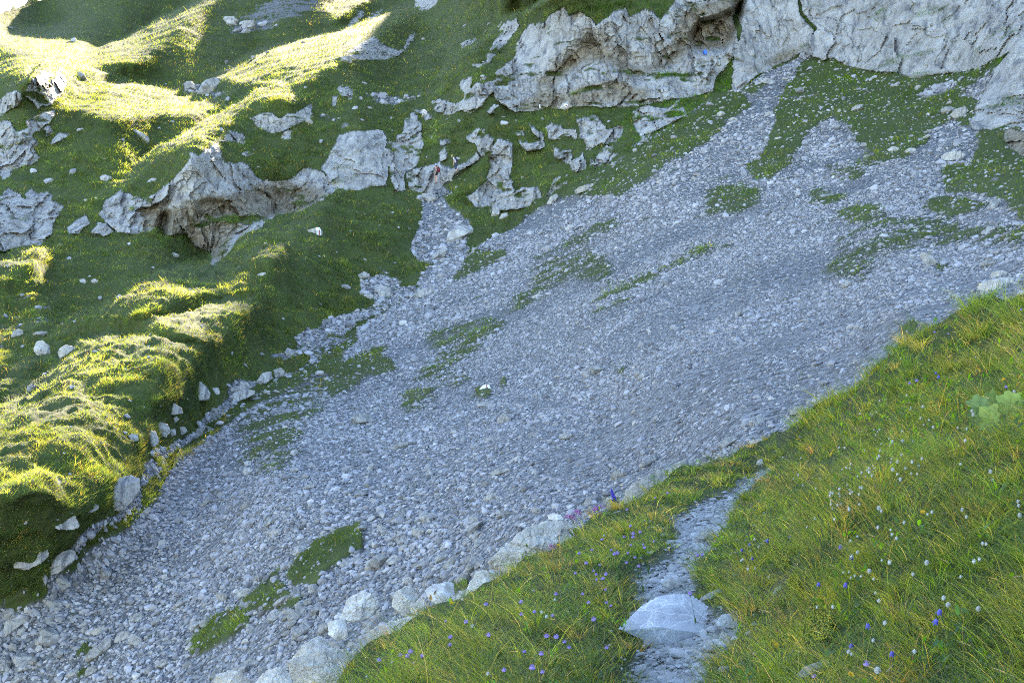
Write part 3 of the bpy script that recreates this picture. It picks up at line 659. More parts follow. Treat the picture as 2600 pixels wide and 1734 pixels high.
pm_all = np.concatenate([np.zeros((len(skirt), nfu)), path_m], 0)
on_path = pm_all[1:, :-1] > .5
def fsub(name, q):
    used, inv = np.unique(q.reshape(-1), return_inverse=True)
    return mesh_np(name, FALL.reshape(-1, 3)[used], inv.reshape(-1, 4), {'cover': ('FLOAT_COLOR', 'POINT', fcover.reshape(-1, 4)[used])})
link('ground', fsub('ground', fq[~on_path]), M_BANK, kind='structure', label='grassy flower bank on both sides of the footpath', category='ground')
link('path', fsub('path', fq[on_path]), M_BANK, kind='structure', label='narrow stony footpath running through the near grass', category='path')

def fg_at(u, v):
    """point of the near bank seen at (u, v)"""
    u, v = np.asarray(u, float), np.asarray(v, float)
    x = np.clip((u - fu[0]) / 5.0, 0, len(fu) - 1.001)
    s = np.clip((v - vsil(u)) / (2300 - vsil(u)), 0, 1)
    y = np.clip(np.interp(s, srow, np.arange(len(srow))), 0, len(srow) - 1.001)
    return bil(FP, x, y)
def bil(a, x, y):
    x0, y0 = np.floor(x).astype(int), np.floor(y).astype(int)
    fx, fy = x - x0, y - y0
    if a.ndim == 3: fx, fy = fx[..., None], fy[..., None]
    return a[y0, x0] * (1 - fx) * (1 - fy) + a[y0, x0 + 1] * fx * (1 - fy) + a[y0 + 1, x0] * (1 - fx) * fy + a[y0 + 1, x0 + 1] * fx * fy
def bg_xy(u, v):
    x = np.clip(np.interp(u, us, np.arange(len(us))), 0, len(us) - 1.001)
    y = np.clip(np.interp(v, vs, np.arange(len(vs))), 0, len(vs) - 1.001)
    return x, y
def bg_at(u, v):
    return bil(FB, *bg_xy(np.asarray(u, float), np.asarray(v, float)))
def near(a, u, v):
    x, y = bg_xy(u, v)
    return a[np.round(y).astype(int), np.round(x).astype(int)]
# surface directions of the mountain
_du = np.gradient(FB, axis=1); _dv = np.gradient(FB, axis=0)
NRM = np.cross(_dv, _du); NRM /= np.linalg.norm(NRM, axis=-1, keepdims=True) + 1e-9
NRM *= np.sign((NRM * (CAM - FB)).sum(-1))[..., None]
NRMs = np.stack([blur(NRM[..., k], 6) for k in range(3)], -1); NRMs /= np.linalg.norm(NRMs, axis=-1, keepdims=True) + 1e-9
# ------------------------------------------------------------------ stones and boulders
def stone_mat(name, k, obj, gain=1.0):
    m, nt, b = new_mat(name)
    p, rc = rock_color(nt, obj, k)
    at = N(nt, 'ShaderNodeAttribute', attribute_name='tint')
    oi = N(nt, 'ShaderNodeObjectInfo')
    if obj:
        rc = mixc(nt, 1.0, rc, ramp(nt, oi.outputs['Random'], [(0, (.80 * gain, .79 * gain, .77 * gain)), (.5, (.95 * gain, .95 * gain, .95 * gain)), (1, (1.1 * gain, 1.1 * gain, 1.1 * gain))]), 'MULTIPLY')
        lich = ramp(nt, noise(nt, p, 1.4 * k, 5, .7), [(.60, (0, 0, 0)), (.72, (1, 1, 1))])
        rc = mixc(nt, mth(nt, 'MULTIPLY', lich, .12), rc, (.25, .21, .14))
    else:
        rc = mixc(nt, .75, rc, at.outputs['Color'])
    nt.links.new(rc, b.inputs['Base Color']); b.inputs['Roughness'].default_value = .9; b.inputs['Specular IOR Level'].default_value = .2
    h = mth(nt, 'ADD', noise(nt, p, 5 * k, 8, .72), mth(nt, 'MULTIPLY', noise(nt, p, 1.4 * k, 4, .6), 1.0))
    bump(nt, b, h, .8, .16 / k)
    return m
M_SCREE = stone_mat('scree_stone_surface', 2.2, False)
M_BOULD = stone_mat('boulder_surface', 2.0, True)
M_EDGE = stone_mat('pale_edge_rock_surface', 1.3, True, 1.6)
M_NEARSTONE = stone_mat('path_stone_surface', 9.0, True)

def hull(npts, seed, flat=(1, .75, .5), jit=.25):
    r = random.Random(seed)
    bm = bmesh.new()
    for i in range(npts):
        z = 1 - 2 * (i + .5) / npts; a = i * 2.39996 + r.uniform(-.5, .5); rr = math.sqrt(max(0, 1 - z * z))
        s = 1 + r.uniform(-jit, jit)
        bm.verts.new((rr * math.cos(a) * s * flat[0], rr * math.sin(a) * s * flat[1], z * s * flat[2]))
    res = bmesh.ops.convex_hull(bm, input=bm.verts)
    bmesh.ops.delete(bm, geom=[g for g in res['geom_interior'] if isinstance(g, bmesh.types.BMVert)], context='VERTS')
    bmesh.ops.triangulate(bm, faces=bm.faces)
    bmesh.ops.recalc_face_normals(bm, faces=bm.faces)
    bm.verts.index_update()
    v = np.array([q.co[:] for q in bm.verts]); f = np.array([[q.index for q in t.verts] for t in bm.faces])
    bm.free()
    return v, f

def basis(nrm, yaw, tilt, tyaw):
    """rotation matrices: local z along nrm (tilted a little), turned by yaw"""
    z = nrm / np.linalg.norm(nrm, axis=-1, keepdims=True)
    rnd = np.stack([np.cos(tyaw), np.sin(tyaw), np.zeros_like(tyaw)], -1)
    z = z + rnd * tilt[:, None]; z /= np.linalg.norm(z, axis=-1, keepdims=True)
    x0 = np.cross(np.broadcast_to([0.0, 1.0, 0.2], z.shape), z); x0 /= np.linalg.norm(x0, axis=-1, keepdims=True)
    y0 = np.cross(z, x0)
    c, s = np.cos(yaw)[:, None], np.sin(yaw)[:, None]
    return np.stack([x0 * c + y0 * s, -x0 * s + y0 * c, z], -1)

SIZE = [(100,1600,17),(500,1650,15),(800,1500,17),(1000,1580,22),(1300,1300,15),(1500,1200,12),(1800,1050,9),(2100,900,9),(2300,800,9),(2000,700,6),(1600,800,6.3),(1200,1050,7),(900,1150,9),
 (500,1250,10),(250,1420,14),(1300,700,6),(1100,570,13),(1700,400,8.5),(1950,200,10),(2200,400,7),(2500,660,11),(600,1100,9),(900,950,7),(700,950,13),(400,1200,14),(1000,700,13),(-100,1700,19),(700,1734,19),(1400,1000,7)]
nt_ = 1_500_000
su = RNG.uniform(-40, 2640, nt_); sv = RNG.uniform(60, 1780, nt_)
pxs = np.maximum(tps(SIZE, su, sv, 1e-3), 5.0)
sc_here = near(scree_c, su, sv); inside = near(scree_m.astype(np.float32), su, sv) > .5
grn = (1 - sc_here) * np.where(inside, .09, .006)
hid = (sv > vsil(su) + 25) & (su > 700)
Pst = bg_at(su, sv)
patchy = .65 + .9 * smooth(-.35, .45, fbm(Pst, (5, 5, 5), 4, 701, .6))
fines = smooth(.02, .32, fbm(Pst @ np.array([[.5, 0, 0], [0, 1, 0], [0, 0, 1.]]), 7.0, 3, 707, .6))   # sandy runnels with few stones
TRAIL = np.array([(860,962),(930,958),(1000,978),(1080,985),(1150,1003),(1250,1008),(1400,1020),(1560,1050),(1750,1085),(1900,1118),(1960,1130)], float)
TRAIL2 = Q(3,400,620,600,635,780,640,970,620,1300,700,1500,680)
fines = np.maximum(fines, 1.15 * (np.abs(sv - np.interp(su, TRAIL[:, 0], TRAIL[:, 1])) < 5) * (su > 860))
prob = np.clip((sc_here * patchy * (1 - .75 * fines) + grn) * 58.0 / (pxs * pxs) * .60, 0, 1)
keep = (RNG.random(nt_) < prob) & ~hid & (near(clid, su, sv) < 0)
su, sv, pxs, Pst, sc_here = su[keep], sv[keep], pxs[keep], Pst[keep], sc_here[keep]
ds = project(Pst)[2]
siz = pxs * .24 * np.exp(RNG.normal(0, .60, len(su))) * ds / F0
big_ = RNG.random(len(su)) < .006
siz = np.where(big_, siz * 2.0, siz)
siz = np.minimum(siz, 34 * ds / F0)
nst = near(NRMs, su, sv)
n_st = len(su)
print('stones', n_st)
order = np.argsort(-(siz / ds) * np.where((su > 5) & (su < 2595) & (sv < 1729), 1, 0))
N_IND = 190
ind, rest = order[:N_IND], order[N_IND:]
yaw = RNG.uniform(0, 6.283, n_st); tl = np.abs(RNG.normal(0, .28, n_st)); ty = RNG.uniform(0, 6.283, n_st)
ROT = basis(nst + np.array([0, 0, .25]), yaw, tl, ty)
sx_ = np.stack([RNG.uniform(.85, 1.25, n_st), RNG.uniform(.7, 1.05, n_st), RNG.uniform(.8, 1.5, n_st)], -1)
tone = np.clip(RNG.normal(.30, .11, n_st), .07, .62)
warm = RNG.random(n_st)
tint = np.stack([tone * np.where(warm > .88, 1.08, 1.02), tone * .985, tone * np.where(warm > .88, .88, 1.04)], -1)
HULLS = [hull(10, s, (1, .78, .50), .22) for s in range(8)] + [hull(15, 40 + s, (1, .75, .48), .18) for s in range(8)]
def merge(protos, which, pos, rot, scale, tint_):
    """many small solids as one mesh"""
    VV, FF, TT, off = [], [], [], 0
    for k, (pv, pf) in enumerate(protos):
        m = np.where(which == k)[0]
        if not len(m): continue
        v = pv[None] * scale[m][:, None, :]
        v = np.einsum('nij,nkj->nki', rot[m], v) + pos[m][:, None, :]
        f = pf[None] + (np.arange(len(m)) * len(pv))[:, None, None] + off
        off += len(m) * len(pv)
        VV.append(v.reshape(-1, 3)); FF.append(f.reshape(-1, 3))
        TT.append(np.repeat(np.concatenate([tint_[m], np.ones((len(m), 1))], 1), len(pv), 0))
    return np.concatenate(VV), np.concatenate(FF), np.concatenate(TT)
which = np.where(pxs * (siz / (pxs * .31 * ds / F0)) > 11, 8 + RNG.integers(0, 8, n_st), RNG.integers(0, 8, n_st))
pos = Pst + nst * (siz * .26)[:, None]
v_, f_, t_ = merge(HULLS, which[rest], pos[rest], ROT[rest], sx_[rest] * siz[rest][:, None], tint[rest])
link('scree_stones', mesh_np('scree_stones', v_, f_, {'tint': ('FLOAT_COLOR', 'POINT', t_)}, False), M_SCREE, kind='stuff', label='loose grey stones and rubble covering the scree and gully', category='scree stones')

# boulders: a solid bounded by planes, roughened; the outline can follow a measured one
_ico = {}
def ico(n):
    if n not in _ico:
        bm = bmesh.new(); bmesh.ops.create_icosphere(bm, subdivisions=n, radius=1)
        bm.verts.index_update()
        _ico[n] = (np.array([q.co[:] for q in bm.verts]), np.array([[q.index for q in t.verts] for t in bm.faces])); bm.free()
    return _ico[n]
def polytope(planes, sub, rough, seed, freq=1.0):
    """planes: (normal, distance) rows; radial surface of the cut solid with a rough skin"""
    d_, f = ico(sub)
    n = np.array([p[0] for p in planes], float); n /= np.linalg.norm(n, axis=1, keepdims=True)
    h = np.array([p[1] for p in planes], float)
    dn = d_ @ n.T
    r = np.where(dn > 1e-3, h / np.maximum(dn, 1e-3), 1e9).min(1)
    v = d_ * r[:, None]
    sz = np.median(r)
    o = seed * 13.7
    disp = (fbm(v / sz + o, .8 / freq, 4, seed, .6) * 1.0 + (ridged(v / sz + o, .35 / freq, 3, seed + 3) - .1) * .45) * rough * sz
    fc, fe = facets(v / sz + o, np.array([.62, .62, .5]) / freq, seed, .8)
    fc2, _ = facets(v / sz + o, np.array([.24, .24, .2]) / freq, seed + 9, .8)
    disp += (fc * 1.5 + fc2 * .7 - .8 * (1 - smooth(0, .06, fe))) * rough * sz
    return v + d_ * disp[:, None], f

def slab_mat():
    m, nt, b = new_mat('veined_slab_surface')
    p = posn(nt, (1, 1, 1), True)
    c = ramp(nt, noise(nt, p, 5, 6, .65), [(.3, (.27, .275, .29)), (.55, (.40, .405, .42)), (.75, (.50, .50, .51))])
    vo = N(nt, 'ShaderNodeTexVoronoi', feature='DISTANCE_TO_EDGE'); vo.inputs['Scale'].default_value = 5.5
    wv_ = N(nt, 'ShaderNodeMix', data_type='VECTOR'); wv_.inputs[0].default_value = .12
    nz = N(nt, 'ShaderNodeTexNoise'); nz.inputs['Scale'].default_value = 6; nt.links.new(p, nz.inputs['Vector'])
    nt.links.new(p, wv_.inputs[4]); nt.links.new(nz.outputs['Color'], wv_.inputs[5]); nt.links.new(wv_.outputs[1], vo.inputs['Vector'])
    c = mixc(nt, mth(nt, 'MULTIPLY', ramp(nt, vo.outputs['Distance'], [(.0, (1, 1, 1)), (.03, (0, 0, 0))]), .7), c, (.66, .66, .66))
    c = mixc(nt, mth(nt, 'MULTIPLY', ramp(nt, noise(nt, p, 22, 5, .75), [(.30, (1, 1, 1)), (.40, (0, 0, 0))]), .6), c, (.09, .085, .08))
    nt.links.new(c, b.inputs['Base Color']); b.inputs['Roughness'].default_value = .7
    bump(nt, b, noise(nt, p, 14, 8, .7), .5, .03)
    return m
M_SLAB = slab_mat()
STONE_ME = []
for s in range(10):
    r = random.Random(900 + s)
    pl = []
    for k in range(13):
        z = 1 - 2 * (k + .5) / 13; a = k * 2.4 + r.uniform(-.4, .4); q = math.sqrt(1 - z * z)
        pl.append(((q * math.cos(a), q * math.sin(a) * 1.3, z * 1.9), r.uniform(.62, 1.0) * (1.0 if abs(z) < .5 else .55)))
    v, f = polytope(pl, 3, .05, 20 + s)
    STONE_ME.append(mesh_np('loose_stone', v, f, None, False))
    STONE_ME[-1].materials.append(M_BOULD)
for q in ind:
    o = bpy.data.objects.new('loose_stone', STONE_ME[int(q) % 10]); COL.objects.link(o)
    m = Matrix(ROT[q].tolist()).to_4x4()
    o.matrix_world = Matrix.Translation(pos[q].tolist()) @ m @ Matrix.Diagonal((*(sx_[q] * siz[q] * 1.05).tolist(), 1))
    o['label'] = 'loose grey stone among the finer rubble of the scree'; o['category'] = 'stone'; o['group'] = 'bigger loose stones on the scree'

def boulder(name, label, poly, where='bg', thick=.75, sub=5, rough=.035, sink=0.0, d=None, seed=1, mat=None, facets=8, group=None, flat_top=False):
    """boulder whose outline, seen from the path, follows poly; its depth is thick x its size"""
    p = np.asarray(poly, float)
    c = .5 * (p.min(0) + p.max(0))
    if d is None:
        base = (bg_at if where == 'bg' else fg_at)(c[0], p[:, 1].max() - .15 * (p[:, 1].max() - p[:, 1].min()))
        d = float(project(base)[2])
    cen = unproject(c[0], c[1], d)
    fwd = ray(c[0], c[1]); fwd = fwd / np.linalg.norm(fwd)
    rt = np.cross(fwd, [0, 0, 1]); rt /= np.linalg.norm(rt); up = np.cross(rt, fwd)
    q = (p - c) * (d / F0); q[:, 1] *= -1
    from_h = []
    pts = sorted(map(tuple, q))                       # convex outline
    def half(ps):
        out = []
        for a in ps:
            while len(out) > 1 and (out[-1][0] - out[-2][0]) * (a[1] - out[-2][1]) - (out[-1][1] - out[-2][1]) * (a[0] - out[-2][0]) <= 0:
                out.pop()
            out.append(a)
        return out[:-1]
    hl = half(pts) + half(pts[::-1])
    r = random.Random(seed)
    size = .5 * max(np.ptp(q[:, 0]), np.ptp(q[:, 1]))
    planes = []
    for i in range(len(hl)):
        (x1, y1), (x2, y2) = hl[i], hl[(i + 1) % len(hl)]
        nx, ny = y2 - y1, -(x2 - x1); l = math.hypot(nx, ny)
        if l < 1e-6: continue
        nx /= l; ny /= l; h = nx * x1 + ny * y1
        t = r.uniform(-.12, .10) if not (flat_top and ny > .7) else .55
        n3 = rt * nx + up * ny - fwd * t
        planes.append((n3, max(h * (.62 if flat_top and ny > .7 else 1.0), .05 * size)))
    for k in range(facets):
        a = r.uniform(0, 6.283); s = r.uniform(.15, .75)
        n3 = -fwd + rt * s * math.cos(a) + up * (s * math.sin(a) + .15)
        n3 /= np.linalg.norm(n3)
        planes.append((n3, size * thick * r.uniform(.62, .92)))
    for k in range(4):
        a = r.uniform(0, 6.283); n3 = fwd + .6 * (rt * math.cos(a) + up * math.sin(a)); n3 /= np.linalg.norm(n3)
        planes.append((n3, size * thick * r.uniform(.7, 1)))
    n0 = [(n / np.linalg.norm(n), h) for n, h in planes]
    v, f = polytope(n0, sub, rough, seed)
    me = mesh_np(name, v, f, None, False)
    o = link(name, me, mat or M_BOULD)
    o.location = cen + fwd * size * thick * .45
    o['label'] = label; o['category'] = 'boulder' if 'boulder' in name else ('rock slab' if 'slab' in name else 'rock')
    if group: o['group'] = group
    return o
BO = [  # name, label, outline, where, thick, extra
 ('boulder', 'big white angular boulder below the sunlit grass spur', Q(7,595,330,650,285,740,225,820,205,870,190,920,215,920,300,880,360,830,410,770,428,730,420,660,375), 'bg', .8, {}),
 ('boulder', 'small tan boulder tucked left under the big white boulder', Q(7,548,405,575,382,620,375,652,390,650,415,600,437,560,432), 'bg', .8, {}),
 ('boulder', 'pair topped white boulder in grass beside the gully', Q(4,1250,1110,1280,1080,1330,1070,1370,1100,1395,1150,1380,1190,1310,1198,1265,1170), 'bg', .9, {}),
 ('boulder', 'small pale boulder touching the right side of the pair topped white boulder', Q(4,1385,1130,1410,1110,1450,1110,1458,1150,1430,1165,1390,1160), 'bg', .9, {}),
 ('boulder', 'upper of two rounded boulders below the grassy hump', Q(4,1025,1360,1060,1335,1110,1350,1130,1400,1100,1435,1050,1425,1025,1400), 'bg', .9, {}),
 ('boulder', 'lower of two rounded boulders below the grassy hump', Q(4,945,1440,985,1390,1030,1400,1055,1460,1030,1500,970,1500), 'bg', .9, {}),
 ('boulder', 'small grey boulder right of the two rounded boulders', Q(4,1180,1370,1225,1365,1243,1395,1210,1425,1175,1415), 'bg', .9, {}),
 ('boulder', 'dark upright boulder between the rounded boulders', Q(4,1128,1385,1160,1380,1168,1420,1140,1435,1125,1420), 'bg', .9, {}),
 ('boulder', 'tilted layered rock above the rounded boulders', Q(4,1065,1270,1140,1205,1200,1240,1210,1280,1140,1290,1090,1288), 'bg', .7, {}),
 ('boulder', 'flat pale block below the tilted layered rock', Q(4,1125,1310,1170,1298,1188,1318,1155,1348,1135,1335), 'bg', .9, {}),
 ('boulder', 'low round stone at the foot of the sunlit slope', Q(4,1000,1520,1020,1500,1060,1515,1062,1545,1020,1555), 'bg', .9, {}),
 ('boulder', 'brownish boulder half buried in sunlit grass', Q(4,850,1425,880,1410,915,1420,918,1460,880,1468), 'bg', .8, {}),
 ('boulder', 'long flat pale boulder where the gully meets the scree', Q(4,1500,1185,1560,1140,1640,1120,1690,1130,1680,1160,1590,1200,1520,1210), 'bg', .8, {}),
 ('boulder', 'tan boulder perched on the long flat gully boulder', Q(4,1535,1130,1580,1100,1640,1097,1640,1120,1570,1155), 'bg', .8, {}),
 ('boulder', 'white blocky boulder high in the rubble of the gully', Q(4,1690,1080,1740,1010,1800,1000,1805,1050,1760,1080,1700,1095), 'bg', .8, {}),
 ('boulder', 'rounded white boulder beside the blocky gully boulder', Q(4,1815,990,1860,975,1890,1000,1870,1045,1825,1050), 'bg', .9, {}),
 ('boulder', 'upright white rock on the left spur below the ridge', Q(4,225,850,245,800,280,795,325,830,330,880,295,920,250,895), 'bg', .8, {}),
 ('boulder', 'dome shaped grey rock with a cap of sunlit grass', Q(4,385,875,400,845,440,825,485,835,495,850,450,880,400,920), 'bg', .8, {}),
 ('boulder', 'tall grey boulder in the shaded hollow far left', Q(4,65,790,85,740,120,715,150,730,155,775,130,800,85,810), 'bg', .8, {}),
 ('boulder', 'small white rock lying in the shaded meadow below the tan cliff', Q(4,1125,230,1150,212,1185,225,1188,245,1140,245), 'bg', .8, {}),
 ('boulder', 'left rock of the trio in the shaded meadow', Q(4,525,395,555,385,575,405,560,432,540,420), 'bg', .8, {}),
 ('boulder', 'right rock of the trio in the shaded meadow', Q(4,600,400,625,385,650,395,645,425,615,415), 'bg', .8, {}),
 ('boulder', 'top rock of the trio in the shaded meadow', Q(4,580,375,595,360,605,370,595,383), 'bg', .8, {}),
 ('boulder', 'grey wedge of rock at the end of the sunlit crest', Q(4,1680,390,1720,350,1760,345,1782,370,1770,395,1720,400), 'bg', .7, {}),
 ('boulder', 'pale rock in the middle of the sunlit bench', Q(4,1238,480,1250,450,1270,455,1275,490,1250,500), 'bg', .8, {}),
 ('boulder', 'flat rock just left of the pale rock on the sunlit bench', Q(4,1190,515,1215,497,1250,505,1240,525,1205,525), 'bg', .8, {}),
 ('boulder', 'layered grey outcrop block under the lowest sunlit hump', Q(7,170,455,300,440,440,430,545,510,540,535,460,555,330,530,220,490), 'bg', .5, {'rough': .07}),
 ('boulder', 'dark banded rock face low on the left edge', Q(7,85,745,190,640,300,600,330,650,320,720,270,770,170,810,100,790), 'bg', .5, {'rough': .08}),
 ('boulder', 'long pale boulder on the grass strip bordering the scree, lower left', Q(7,215,865,330,790,400,700,460,678,498,700,490,760,400,830,300,860), 'bg', .6, {}),
 ('boulder', 'grey overhung boulder low at the left edge of the scree', Q(7,20,1235,40,1150,100,1105,150,1120,150,1170,90,1215,40,1250), 'bg', .8, {}),
 ('boulder', 'white square stone beside the grass strip', Q(7,665,500,705,480,712,510,690,535,668,528), 'bg', .9, {}),
 ('boulder', 'elongated grey boulder on the upper end of the grass strip', Q(7,915,470,960,415,1000,400,1005,425,960,455), 'bg', .7, {}),
 ('boulder', 'tan rock at the head of the narrow grass strip', Q(7,1240,30,1290,8,1310,20,1280,50,1250,52), 'bg', .8, {}),
 ('boulder', 'round white boulder on the left part of the scree', Q(7,1040,650,1055,620,1090,612,1115,640,1110,660,1060,672), 'bg', .9, {}),
 ('boulder', 'round cream boulder near the turf patch on the scree', Q(7,1608,165,1625,142,1660,138,1678,160,1660,185,1625,188), 'bg', .9, {}),
 ('boulder', 'pointed white slab stone on the left scree', Q(7,1320,405,1365,345,1390,335,1388,360,1345,405), 'bg', .7, {}),
 ('boulder', 'broad flat boulder low on the coarse scree', Q(7,590,1220,650,1200,740,1195,750,1210,700,1240,620,1245), 'bg', .7, {}),
 ('boulder', 'bluish slab of rock tilted on the coarse scree', Q(7,815,1300,870,1240,920,1238,915,1270,870,1300), 'bg', .6, {}),
 ('boulder', 'pale block resting at the lower end of the oval turf patch', Q(7,1545,1225,1575,1190,1598,1195,1585,1240,1555,1250), 'bg', .8, {}),
 ('boulder', 'small block at the lower left tip of the oval turf patch', Q(7,1225,1335,1250,1312,1275,1318,1270,1345,1240,1352), 'bg', .9, {}),
 ('boulder', 'leaning boulder with dark hollow on the upper right scree', Q(6,1650,220,1700,210,1745,240,1770,275,1760,315,1720,305,1680,265), 'bg', .8, {}),
 ('boulder', 'large flat white boulder at the right edge above the bank', Q(6,2050,440,2090,400,2180,385,2290,380,2310,410,2230,450,2170,480,2080,485), 'bg', .7, {}),
 ('boulder', 'pale block behind the large flat white boulder', Q(6,2125,370,2145,340,2200,330,2250,345,2240,380,2150,390), 'bg', .8, {}),
 ('boulder', 'dark edged stone among the small scree near the bank', Q(6,1640,580,1670,560,1715,570,1710,595,1660,600), 'bg', .8, {}),
 ('boulder', 'big pale stone with painted neighbours above the meadow path, right', Q(3,1800,1035,1850,1010,1920,1005,1960,1030,1930,1055,1860,1065,1810,1055), 'bg', .7, {}),
 ('boulder', 'tilted white boulder under the cracked buttress', Q(3,1860,760,1900,725,1960,710,1980,740,1960,770,1890,790), 'bg', .8, {}),
 ('boulder', 'white stone on the left edge of the hanging turf wedge', Q(3,685,935,700,915,740,908,745,930,715,950), 'bg', .8, {}),
 ('boulder', 'upright white stone in the green meadow', Q(3,1103,765,1120,725,1138,725,1142,755,1120,775), 'bg', .8, {}),
 ('boulder', 'grey upright stone high in the green meadow', Q(3,1622,590,1640,565,1668,568,1665,595,1645,608), 'bg', .8, {}),
 ('boulder', 'left of two white stones side by side in the lower meadow', Q(3,1445,990,1480,972,1520,980,1525,1000,1490,1010,1455,1005), 'bg', .8, {}),
 ('boulder', 'right of two white stones side by side in the lower meadow', Q(3,1560,1000,1590,982,1630,985,1632,1005,1585,1022,1562,1015), 'bg', .8, {}),
 ('boulder', 'white block at the top of the scree tongue', Q(3,620,775,650,742,690,740,690,775,650,785), 'bg', .8, {}),
 ('boulder', 'pale slab boulder at the turf edge right of the knoll', Q(2,1590,1270,1620,1240,1720,1215,1725,1230,1660,1270,1600,1290), 'bg', .7, {}),
 ('boulder', 'leaning slab rock at the foot of the knoll', Q(2,1405,1355,1430,1305,1470,1285,1490,1300,1460,1335,1420,1360), 'bg', .7, {}),
 ('boulder', 'standing stone in the grass under the knoll', Q(2,1035,1440,1050,1385,1090,1370,1095,1420,1070,1445,1045,1470), 'bg', .8, {}),
 ('boulder', 'stubby rock beside the standing stone', Q(2,1085,1465,1105,1420,1140,1410,1155,1430,1125,1450,1095,1478), 'bg', .8, {}),
 ('boulder', 'white flat rock on the turf band high on the scree', Q(5,1522,60,1550,28,1590,30,1600,45,1540,68), 'bg', .7, {}),
 ('boulder', 'pale flat rock below the turf band on the scree', Q(5,1305,505,1350,485,1395,495,1370,515,1320,518), 'bg', .7, {}),
 ('boulder', 'white stone in the dry gully bed', Q(5,690,265,730,250,775,255,770,280,720,285), 'bg', .8, {}),
 ('boulder', 'long layered rock ledge by the gully', Q(5,165,510,200,490,280,490,285,510,250,528,190,528), 'bg', .7, {}),
 ('boulder', 'square white rock beside the layered gully ledge', Q(5,282,480,300,470,375,465,388,485,370,510,300,518), 'bg', .7, {}),
 # between the scree and the near bank
 ('boulder', 'large grey boulder at the edge of the near grass with pitted brown hollow', Q(8,1030,750,1120,690,1200,650,1290,570,1310,515,1415,492,1520,500,1600,520,1610,580,1500,640,1380,720,1200,800,1130,850,1085,830), 'fg', .7, {'d': 13.5, 'rough': .06}),
 ('boulder', 'flat topped grey stone perched on the large pitted boulder', Q(8,1410,455,1450,440,1500,452,1525,485,1460,490,1420,480), 'fg', .8, {'d': 13.9}),
 ('boulder', 'broad pale boulder next to the grass where the path narrows', Q(8,1910,380,1935,300,2050,205,2120,160,2190,150,2230,190,2160,290,2000,380), 'fg', .6, {'d': 17.5, 'rough': .05}),
 ('boulder', 'farthest pale boulder along the near grass edge', Q(8,2200,190,2250,120,2351,65,2400,80,2390,170,2250,240), 'fg', .6, {'d': 19, 'rough': .05}),
 ('boulder', 'wedge of pale rock against the near grass below the pitted boulder', Q(8,865,1010,895,900,940,830,1080,820,1130,860,1120,920,1000,990), 'fg', .7, {'d': 11.2, 'rough': .05}),
 ('boulder', 'cube shaped grey boulder with a flat light top', Q(8,590,935,620,920,740,910,800,950,795,1040,700,1060,630,1015), 'fg', .9, {'d': 14, 'rough': .012, 'flat_top': True}),
 ('boulder', 'small dark rock between the cube shaped boulder and the grass', Q(8,785,1030,830,955,875,950,860,1005,820,1040), 'fg', .8, {'d': 12.5}),
 ('boulder', 'cracked tan boulder left of the cube shaped boulder', Q(8,380,1060,400,965,470,925,530,940,560,1000,500,1075,440,1100), 'fg', .8, {'d': 15, 'rough': .05}),
 ('boulder', 'jagged rock in front of the cracked tan boulder', Q(8,500,1050,580,1000,650,1040,660,1070,570,1120,520,1110), 'fg', .8, {'d': 13, 'rough': .06}),
 ('boulder', 'big rough boulder left of the cracked tan one', Q(8,40,1140,90,1010,180,960,280,1000,300,1060,240,1120,120,1150), 'fg', .8, {'d': 17, 'rough': .06}),
 ('rock_slab', 'long sloping slab with turf in its cracks along the near grass', Q(8,110,1300,200,1240,300,1185,420,1150,520,1130,650,1150,610,1220,450,1270,300,1330,240,1400,190,1410,130,1370), 'fg', .55, {'d': 11.0, 'rough': .05}),
 ('boulder', 'low pale rock at the grass edge right of the long slab', Q(8,600,1120,640,1080,760,1050,820,1070,740,1130,640,1150), 'fg', .6, {'d': 10.6, 'rough': .05}),
 ('boulder', 'squarish grey boulder above the mossy ledge at the bottom', Q(7,2175,1160,2230,1145,2290,1140,2310,1220,2300,1270,2240,1280,2180,1240), 'fg', .9, {'d': 16}),
 ('boulder', 'rough mossy rock mass at the bottom edge beside the grass', Q(8,-290,1400,-120,1330,40,1350,180,1430,150,1500,0,1620,-290,1640), 'fg', .6, {'d': 10.5, 'rough': .08}),
 ('boulder', 'long pale ledge of rock left of the mossy rock mass', Q(7,1930,1400,2000,1330,2100,1260,2200,1240,2220,1290,2100,1350,2020,1420,2000,1500,1940,1480), 'fg', .6, {'d': 14, 'rough': .05}),
 ('boulder', 'dark rock at the bottom edge, left of the mossy rock mass', Q(7,1690,1570,1760,1490,1860,1460,1930,1520,1940,1600,1700,1640), 'fg', .7, {'d': 16, 'rough': .06}),
 ('boulder', 'broad white rock at the very bottom of the scree', Q(7,1390,1590,1440,1510,1520,1480,1620,1510,1660,1570,1640,1640,1400,1640), 'fg', .6, {'d': 19, 'rough': .05}),
 # on the path and bank
 ('rock_slab', 'smooth blue grey slab with white veins lying on the footpath', Q(0,1570,1601,1608,1555,1662,1542,1711,1547,1750,1559,1799,1578,1788,1605,1746,1640,1685,1650,1616,1622), 'fg', .75, {'rough': .008, 'd': 7.0, 'flat_top': True}),
 ('rock', 'angular rock just right of the smooth slab on the path', Q(9,310,1170,340,1120,400,1105,455,1150,450,1190,380,1195,320,1190), 'fg', .8, {}),
 ('rock', 'flat pale rock on the bare soil step', Q(9,505,1010,545,970,605,960,590,995,545,1030), 'fg', .7, {}),
 ('rock', 'upright pale rock in the bare soil above the path', Q(9,680,985,700,940,740,915,735,950,700,990), 'fg', .7, {}),
 ('rock', 'tilted slate coloured rock in the grass at the bottom', Q(9,835,1520,900,1460,1000,1420,1060,1400,1055,1445,960,1500,870,1540), 'fg', .6, {}),
